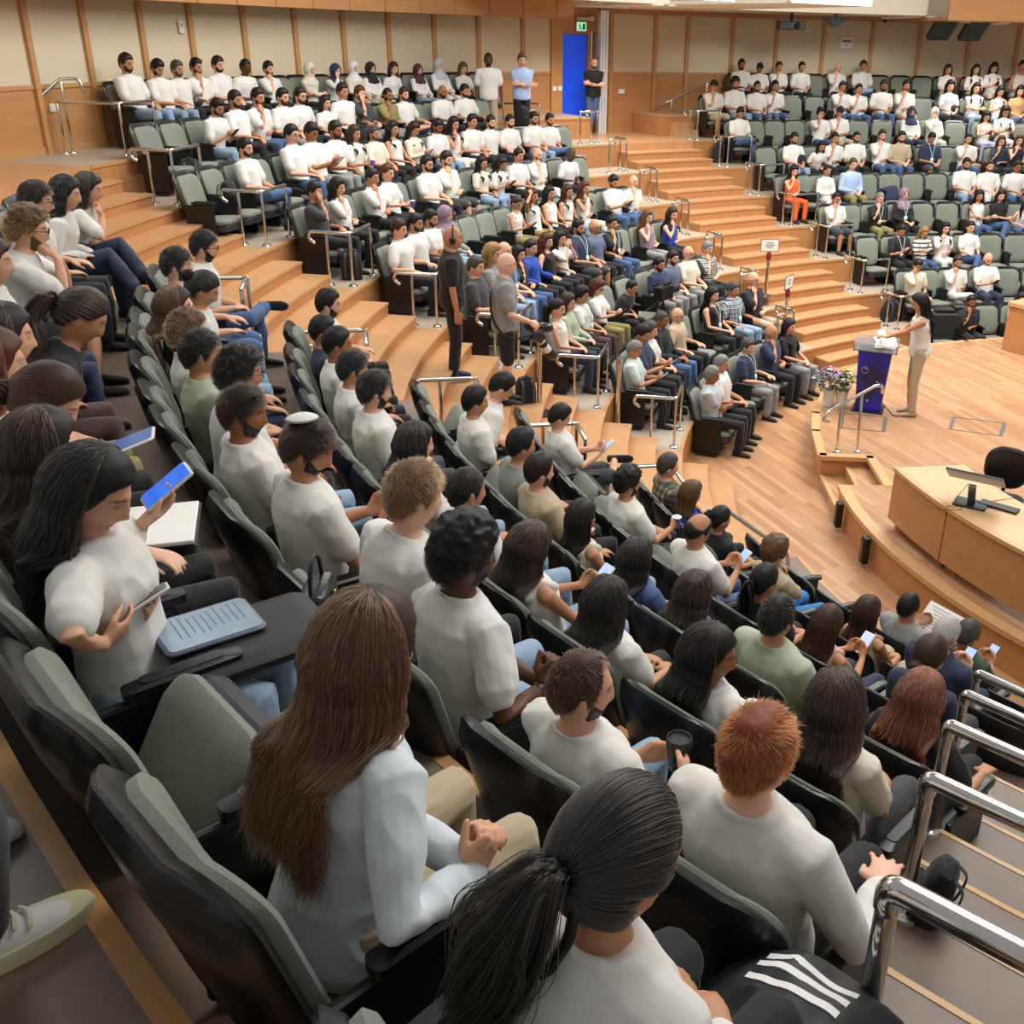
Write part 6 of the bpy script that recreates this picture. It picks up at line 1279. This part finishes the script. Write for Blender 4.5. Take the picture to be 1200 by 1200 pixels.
# black jacket with three white stripes lying over the next seat's lap side
def jacket():
    e2 = empty('jacket', (.40, 1.36, 3.16), math.radians(318)); tag(e2, 'black sports jacket with three white sleeve stripes beside the ponytailed woman', 'jacket')
    n, k = 60, 44; V = []
    for i in range(n):
        for j in range(k):
            u, v = i / (n - 1) * 2 - 1, j / (k - 1) * 2 - 1; r_ = max(abs(u), abs(v)); V.append((u * .27, v * .27, .20 - .22 * max(abs(u) ** 3, abs(v) ** 3) - .05 * (u * u + v * v) + .02 * math.sin(3.1 * u + 2 * v)))
    V = np.array(V); V[:, 2] += .020 * (1 - 2 * np.abs(vnoise(V * np.array((7, 11, 7)), 4))) + .005 * vnoise(V * 26, 2)
    F = [(i * k + j, (i + 1) * k + j, (i + 1) * k + j + 1, i * k + j + 1) for i in range(n - 1) for j in range(k - 1)]
    top = MB(); top.add(V, F); o = top.build('jacket_cloth', mat('jacket_black', '#191d1e', .6, bump=(30, .2, (1, 1, 1))), e2, smooth=True, fix=False); q = o.modifiers.new('thick', 'SOLIDIFY'); q.thickness = .02; q.offset = -1
    for t in range(3):
        S = MB(); pts = []
        for i in range(20):
            x = -.12 + .20 * i / 19; y = .10 - .040 * t; iu = (x / .27 + 1) / 2 * (n - 1); jv = (y / .27 + 1) / 2 * (k - 1); a_, b_ = int(iu), int(jv); fu, fv = iu - a_, jv - b_; g = lambda i_, j_: V[i_ * k + j_, 2]
            pts.append((x, y, (g(a_, b_) * (1 - fu) + g(a_ + 1, b_) * fu) * (1 - fv) + (g(a_, b_ + 1) * (1 - fu) + g(a_ + 1, b_ + 1) * fu) * fv))
        w_ = np.array((.0, .0085, 0)); S.rings([np.array([p + w_ + (0, 0, -.004), p - w_ + (0, 0, -.004), p - w_ + (0, 0, .0025), p + w_ + (0, 0, .0025)]) for p in np.array(pts)]); S.build('white_stripe', mat('stripe_white', '#eceae4', .7), o, smooth=True)
    return e2
jacket()
# neighbour of the camera: dark trousers and a white sneaker at the left edge
sp = parse('m short black tee charcoal skin2 black'.split()); LEGS['nb'] = (((-.088, .0, .44), (-.16, .44, .47), (-.2, .38, .08)), ((.088, .0, .44), (.17, .45, .47), (.12, .40, .08)))
sp.update(lod=1, phi=-8, seed=3, legs='nb', arms=arms_of('lap'), armkey='lap', bot='khaki', shoe='white'); x, y = pol(13.58, 224.5, OA)
sp['bot'] = 'charcoal'; nb, _ = make_person(sp, (x, y, ZA[2]), math.radians(224.5 + 90), .95, 'person at the edge beside the camera, dark trousers and white sneaker')
kx = np.array((.12, .40, .08)); m = MB(); R_ = []
for z, g in ((-.085, 1.02), (-.055, 1.10), (-.045, 1.06)): a = np.linspace(0, 2 * PI, 32, endpoint=False); R_.append(np.stack([kx[0] + .047 * g * np.sign(np.cos(a)) * np.abs(np.cos(a)) ** .8, kx[1] + .06 + .135 * g * np.sin(a), np.full(32, kx[2] + z + .005)], 1))
m.rings(R_); m.build('shoe_sole', mat('sole_cream', '#d8d0a8', .6), nb, smooth=True)
m = MB(); [m.tube(spline([kx + (-.03, y, z), kx + (0, y + .008, z + .008), kx + (.03, y, z)], 4), .005, 6) for y, z in ((.01, .012), (.035, .002), (.06, -.008), (.085, -.018))]; m.build('shoe_laces', cloth_mat('cream'), nb, smooth=True)
# purple wheelchair light on the front end seat
o = PERSONS[('B', 9, 0)]
for q in bpy.data.objects:
    if q.parent is None and q.get('label', '').startswith('occupied green theatre seat, first from left in front row, centre block'):
        m = MB(); m.lathe([(.002, 0), (.035, 0), (.035, .01), (.002, .01)], n=20); d = m.build('seat_light', mat('violet_light', '#6a4df0', .3, emit=3), q); d.location = (-.285, .17, .50); d.rotation_euler = (PI / 2, 0, 0)
